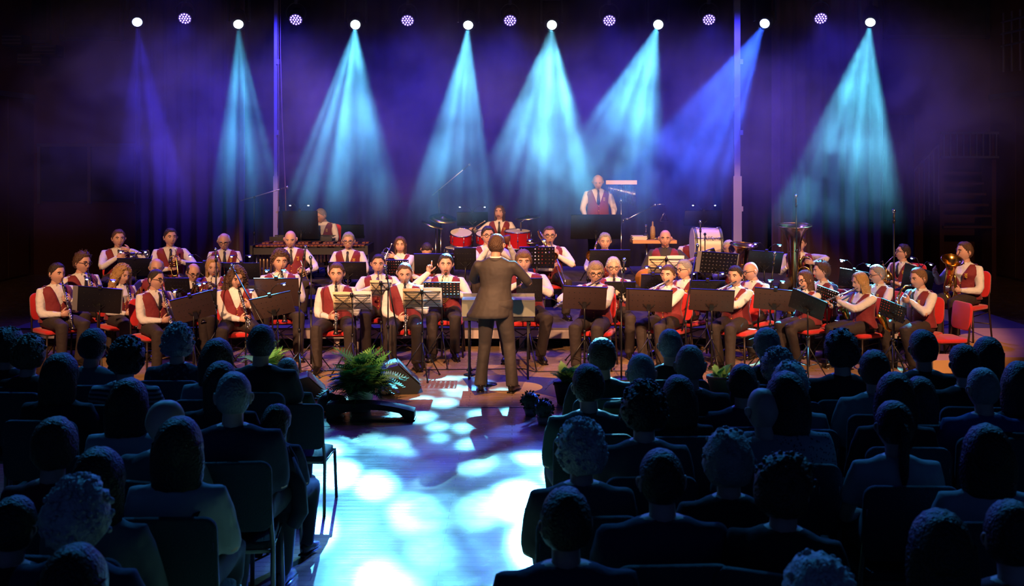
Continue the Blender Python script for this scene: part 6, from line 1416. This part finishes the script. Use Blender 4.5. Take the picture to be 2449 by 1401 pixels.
def spotted(name, c1, c2, sc):
    m = bpy.data.materials.new(name); m.use_nodes = True; nt = m.node_tree; b = nt.nodes['Principled BSDF']; b.inputs['Roughness'].default_value = .85
    tc = nt.nodes.new('ShaderNodeTexCoord'); w = nt.nodes.new('ShaderNodeTexVoronoi'); w.inputs['Scale'].default_value = sc
    r = nt.nodes.new('ShaderNodeValToRGB'); r.color_ramp.elements[0].color = (*c1, 1); r.color_ramp.elements[1].color = (*c2, 1); r.color_ramp.elements[0].position = .25; r.color_ramp.elements[1].position = .4
    nt.links.new(tc.outputs['Object'], w.inputs['Vector']); nt.links.new(w.outputs['Distance'], r.inputs[0]); nt.links.new(r.outputs[0], b.inputs['Base Color']); return m
SPEC = {'stripes': striped('striped_jersey', (.03, .03, .05), (.28, .29, .32), 11), 'floral': spotted('floral_shirt', (.10, .13, .16), (.02, .03, .05), 34), 'lace': spotted('lace_blouse', (.05, .05, .07), (.30, .30, .33), 60),
        'yellowstripes': striped('dark_gold_striped_jersey', (.015, .017, .02), (.14, .13, .05), 5)}
AUD = [
 # u, v crown, scale, hair, hair colour, cloth, yaw, fem, fat, description
 (14, 788, 1.0, 'puff', 'brown', 'black', 4, 1, .0, 'woman with wide brown hair at the front row\'s outer end, before the clarinets'),
 (62, 806, .98, 'curly', 'lightbrown', 'brown', 4, 1, .0, 'woman with light wavy hair beside the wide-haired woman'),
 (215, 785, 1.0, 'short', 'dark', 'grey', 2, 0, .0, 'man in grey shirt with a shoulder strap, below the curly clarinet girl'),
 (298, 810, 1.02, 'curly', 'dark', 'stripes', 2, 1, .1, 'person with big dark curls in a striped jersey'),
 (423, 777, 1.0, 'curly', 'grey', 'floral', 0, 1, .1, 'curly grey-haired person in a patterned shirt'),
 (516, 810, 1.0, 'bob', 'brown', 'palegrey', -2, 1, .0, 'wavy-haired woman in a pale top beside the patterned shirt'),
 (623, 776, 1.06, 'crop', 'dark', 'black', 3, 0, .12, 'crew-cut man in a dark T-shirt, tallest in the front row'),
 (137, 846, 1.0, 'bob', 'dark', 'black', 3, 1, .1, 'person with a dark rounded bob behind the grey shirt'),
 (526, 862, 1.0, 'long', 'dark', 'black', -2, 1, .0, 'long dark-haired woman behind the wavy-haired woman'),
 (556, 890, 1.06, 'crop', 'grey', 'navy', -6, 0, .25, 'large grey-haired man in a navy coat'),
 (300, 908, 1.0, 'bob', 'dark', 'white', 4, 1, .0, 'dark-haired woman in a white top, centre of her row'),
 (385, 956, 1.0, 'bald', 'grey', 'grey', 14, 0, .1, 'bald man turned slightly toward the aisle'),
 (120, 1003, 1.02, 'fringe', 'brown', 'red', 2, 1, .1, 'brown-haired person in a dark red jumper'),
 (425, 998, 1.02, 'bob', 'dark', 'white', -2, 1, .0, 'woman with a thick dark bob and a bag strap across a white top'),
 (225, 1077, 1.0, 'bob', 'dark', 'grey', 6, 1, .1, 'dark-bobbed woman in a grey top, behind the dark red jumper'),
 (176, 1153, 1.03, 'curly', 'white', 'navy', 6, 1, .15, 'person with wavy white hair in a navy top'),
 (28, 1188, .92, 'short', 'dark', 'black', 8, 0, .35, 'broad dark figure at the very edge beside the white-haired person'),
 (170, 1310, .97, 'bob', 'dark', 'navy', 4, 1, .1, 'rounded dark head lowest in the picture behind the white-haired person'),
 (1442, 808, 1.0, 'short', 'brown', 'black', -3, 0, .0, 'short-haired man first by the aisle, before the flautist with glasses'),
 (1408, 870, 1.0, 'short', 'dark', 'teal', -3, 0, .15, 'dark-haired man in a teal shirt beside the aisle, second row'),
 (1536, 848, 1.0, 'crop', 'grey', 'yellowstripes', -2, 0, .1, 'grey-haired man in a dark jersey with gold stripes'),
 (1605, 788, .98, 'crop', 'grey', 'black', -2, 0, .0, 'tall grey-haired man right before the young flautist'),
 (1650, 825, 1.04, 'crop', 'ashblond', 'black', -4, 0, .15, 'close-cropped sandy-haired man in black'),
 (1541, 919, 1.04, 'curly', 'dark', 'taupe', -2, 1, .1, 'curly-haired woman in a lilac-grey blouse'),
 (1623, 899, .95, 'bob', 'dark', 'black', -3, 1, .0, 'dark smooth-haired woman in black behind the cropped sandy man'),
 (1391, 1010, 1.0, 'curly', 'white', 'taupe', -4, 1, .3, 'curly white-haired woman in a wide jumper at the aisle'),
 (1779, 872, .98, 'crop', 'dark', 'navy', -2, 0, .05, 'dark-haired man in navy before the parted-hair flautist'),
 (1830, 928, 1.0, 'bald', 'grey', 'palegrey', -2, 0, .12, 'bald man in a pale shirt in the middle rows'),
 (1837, 784, 1.0, 'short', 'grey', 'black', 2, 1, .0, 'short grey-haired woman in the front row before the stand of the flautists'),
 (1863, 836, .95, 'curly', 'grey', 'black', 2, 1, .0, 'curly grey-haired woman behind the short grey-haired woman'),
 (1893, 871, .98, 'puff', 'white', 'palegrey', 3, 1, .0, 'puffy white-haired woman in pale clothes'),
 (1884, 892, 1.05, 'bob', 'dark', 'lace', 3, 1, .1, 'dark-haired woman in a lace blouse'),
 (2017, 793, 1.04, 'puff', 'dark', 'black', 3, 1, .1, 'woman with round black hair in a black top below the blond flautist'),
 (2094, 836, 1.0, 'short', 'brown', 'palegrey', 3, 0, .0, 'brown-haired man in a light shirt'),
 (2211, 788, 1.02, 'short', 'dark', 'black', 4, 0, .1, 'dark-haired man in black below the sandy-haired saxophonist'),
 (2311, 823, 1.0, 'short', 'dark', 'black', 5, 0, .0, 'dark-haired man in black before the plywood decks'),
 (2368, 805, 1.0, 'long', 'dark', 'black', 5, 1, .0, 'long dark-haired woman before the plywood decks'),
 (2356, 881, 1.0, 'crop', 'grey', 'blue', 5, 0, .15, 'grey cropped man in a blue shirt'),
 (2144, 892, 1.0, 'bob', 'dark', 'black', 3, 1, .0, 'woman with a dark red-tinged bob behind the light shirt'),
 (2203, 903, .90, 'bob', 'brown', 'brown', 4, 1, .0, 'brown-haired woman half hidden beside the dark bob'),
 (1744, 1036, 1.0, 'puff', 'grey', 'black', -2, 1, .1, 'woman with big soft grey hair in black'),
 (1584, 1076, 1.03, 'crop', 'dark', 'navy', -3, 0, .4, 'very broad man in navy behind the curly-haired woman'),
 (1355, 1171, 1.0, 'short', 'dark', 'navy', -3, 0, .45, 'broad-backed short-haired man nearest the lit aisle'),
 (2146, 958, 1.0, 'pony', 'dark', 'white', 2, 1, .0, 'young woman with a dark ponytail and white T-shirt'),
 (1877, 1092, 1.02, 'puff', 'brown', 'black', 22, 1, .1, 'soft-haired woman with glasses turning her head'),
 (2368, 1020, 1.0, 'bob', 'dark', 'white', 4, 1, .1, 'woman with a broad dark bob and white T-shirt'),
 (2259, 1230, 1.0, 'bob', 'dark', 'black', 3, 1, .2, 'dark-haired figure lowest between the two white T-shirts'),
 (2432, 1205, 1.0, 'short', 'dark', 'red', 5, 0, .2, 'dark figure at the picture\'s outer edge behind the broad bob'),
 (1965, 1347, 1.0, 'puff', 'white', 'navy', 2, 1, .0, 'white-haired crown just above the bottom of the picture'),
 (2447, 868, 1.0, 'bob', 'dark', 'black', 5, 1, .0, 'dark figure at the outer end of the row beside the blue shirt'),
]
random.seed(3)
M_JEANS = mat('dark_jeans', (.02, .025, .04), .8)
for i, (u, v, sc, hr, hc, cl, yaw, fem, fat, desc) in enumerate(AUD):
    crown = 1.262 if hr in ('bald', 'crop', 'balding') else 1.275
    Y = F*(CH-crown*sc)/(v-HV); x = (u-1224.5)*Y/F
    cm = SPEC[cl] if cl in SPEC else cmat('cloth', CL[cl], rough=.85, var=.08, scale=8, bump=.6, bscale=10)
    rz = pi+radians(-yaw); loc = (x, Y+.02, 0)
    r, HM = person(desc, loc, rz, sc, hyaw=radians(random.uniform(-10, 10) if 'turn' not in desc else -34), hpitch=random.uniform(-.05, .06), hair=(hr, hc), outfit='audience', cloth=cm, fat=fat, fem=bool(fem), hi=False, seed=(i*7) % 5, skin=i % 4, trouser=M_JEANS,
                   glasses='with glasses' in desc, lean=random.uniform(-.04, .03), sleeve='short' if 'T-shirt' in desc else 'long')
    aud_chair(loc, rz, 'dark upholstered chair under the '+desc.replace('a ', '', 1) if len(desc.split()) < 10 else 'dark upholstered chair under the '+' '.join(desc.split()[:11]))
    if 'strap' in desc:
        b = MB(); s = 1 if i < 5 else -1; b.loft([(s*.13, .0, .93), (s*.10, .11, .86), (-s*.02, .135, .74), (-s*.13, .115, .60)], [(.018, .004)]*4, 6, flat=(1, 0, -.2)); obj('bag_strap', b, M_DARK, r)
# the girl on the aisle chair with dangling feet, the hooded child with the hanging coat
YG = 7.95; pg = at(688, 856, YG)
gl = 'girl with long straight hair whose feet dangle from an aisle chair'
r, HM = person(gl, (pg.x, YG, .04), pi+.05, (pg.z-.04)/1.27, hyaw=.25, hpitch=.05, hair=('long', 'ashblond'), outfit='audience', cloth=cmat('cloth', CL['olive'], rough=.85), fem=True, hi=False, seed=1, trouser=cmat('tights', (.30, .22, .19), rough=.7), legs=((0, -.02), (-.10, -.05)))
aud_chair((-1.52, YG, 0), pi-.04, 'dark upholstered aisle chair under the long-haired girl', .86)
YH = 6.7; ph = at(652, 968, YH)
r, HM = person('hooded child on the aisle chair draped with a dark coat', (ph.x, YH, .02), pi-.1, (ph.z-.02)/1.27, hyaw=-.5, hpitch=.2, hair=('bob', 'dark'), outfit='audience', cloth=cmat('cloth', CL['navy'], rough=.85), hi=False, seed=2, trouser=M_JEANS)
aud_chair((-1.54, YH, 0), pi-.03, 'dark aisle chair hidden under the hanging coat', .88)
b = MB()   # coat thrown over the backrest: two hanging sheets and a sleeve
n = 18; rows = 12
cx = -1.56
for side in (0, 1):
    o0 = len(b.v)
    for j in range(rows+1):
        t = j/rows; z = .83-.40*t
        for i in range(n+1):
            s = i/n-.5; w = .50+.12*sin(t*2.4)+.03*sin(9*t); fold = .018*sin(s*22+t*3)*(.3+t)+.01*NZ.noise(V((s*6, t*5, side)))
            b.v.append(V((s*w+.03*t, -.24-(.03 if side else -.02)*1-.045*sin(min(1, t*6)*pi/2)*(1 if side else 0)+fold, z-.05*abs(s)**1.5*(1 if j else .5)+(.05*sin(s*7)+.03*sin(s*19))*t)))
    for j in range(rows):
        for i in range(n):
            a = o0+j*(n+1)+i; b.f.append((a, a+1, a+n+2, a+n+1)); b.m.append(0)
N0 = (n+1)*(rows+1)
for i in range(n): b.f.append((i, N0+i, N0+i+1, i+1)); b.m.append(0)
co = thing('hanging_coat', 'dark navy coat hanging over the back of an aisle chair', 'coat', (cx, 6.7, 0)); q = obj('coat_body', b, cmat('cloth', (.012, .018, .04), rough=.85, var=.1, scale=6, bump=.7, bscale=9), co); md = q.modifiers.new('t', 'SOLIDIFY'); md.thickness = .012
b = MB(); b.loft([(.24, -.27, .74), (.31, -.31, .60), (.33, -.33, .46), (.29, -.33, .38)], [.05, .055, .05, .042], 10); obj('sleeve', b, cmat('cloth', (.012, .018, .04), rough=.85), co)
# dark handbag leaning at the aisle
t = thing('handbag', 'olive handbag on the floor beside the curly white-haired woman', 'bag', (at(1285, 0, 5.6).x, 5.75, .0)); b = MB(); b.rings([(0, 0, 0, .13, .09), (0, 0, .12, .15, .10), (0, 0, .24, .12, .05), (0, 0, .26, .11, .03)], 14, p=3); obj('bag_body', b, mat('olive_leather', (.07, .07, .02), .45), t)
b = MB(); b.torus((0, 0, .26), .10, .009, (0, 1, 0), 18, 6); obj('handle', b, M_DARK, t)
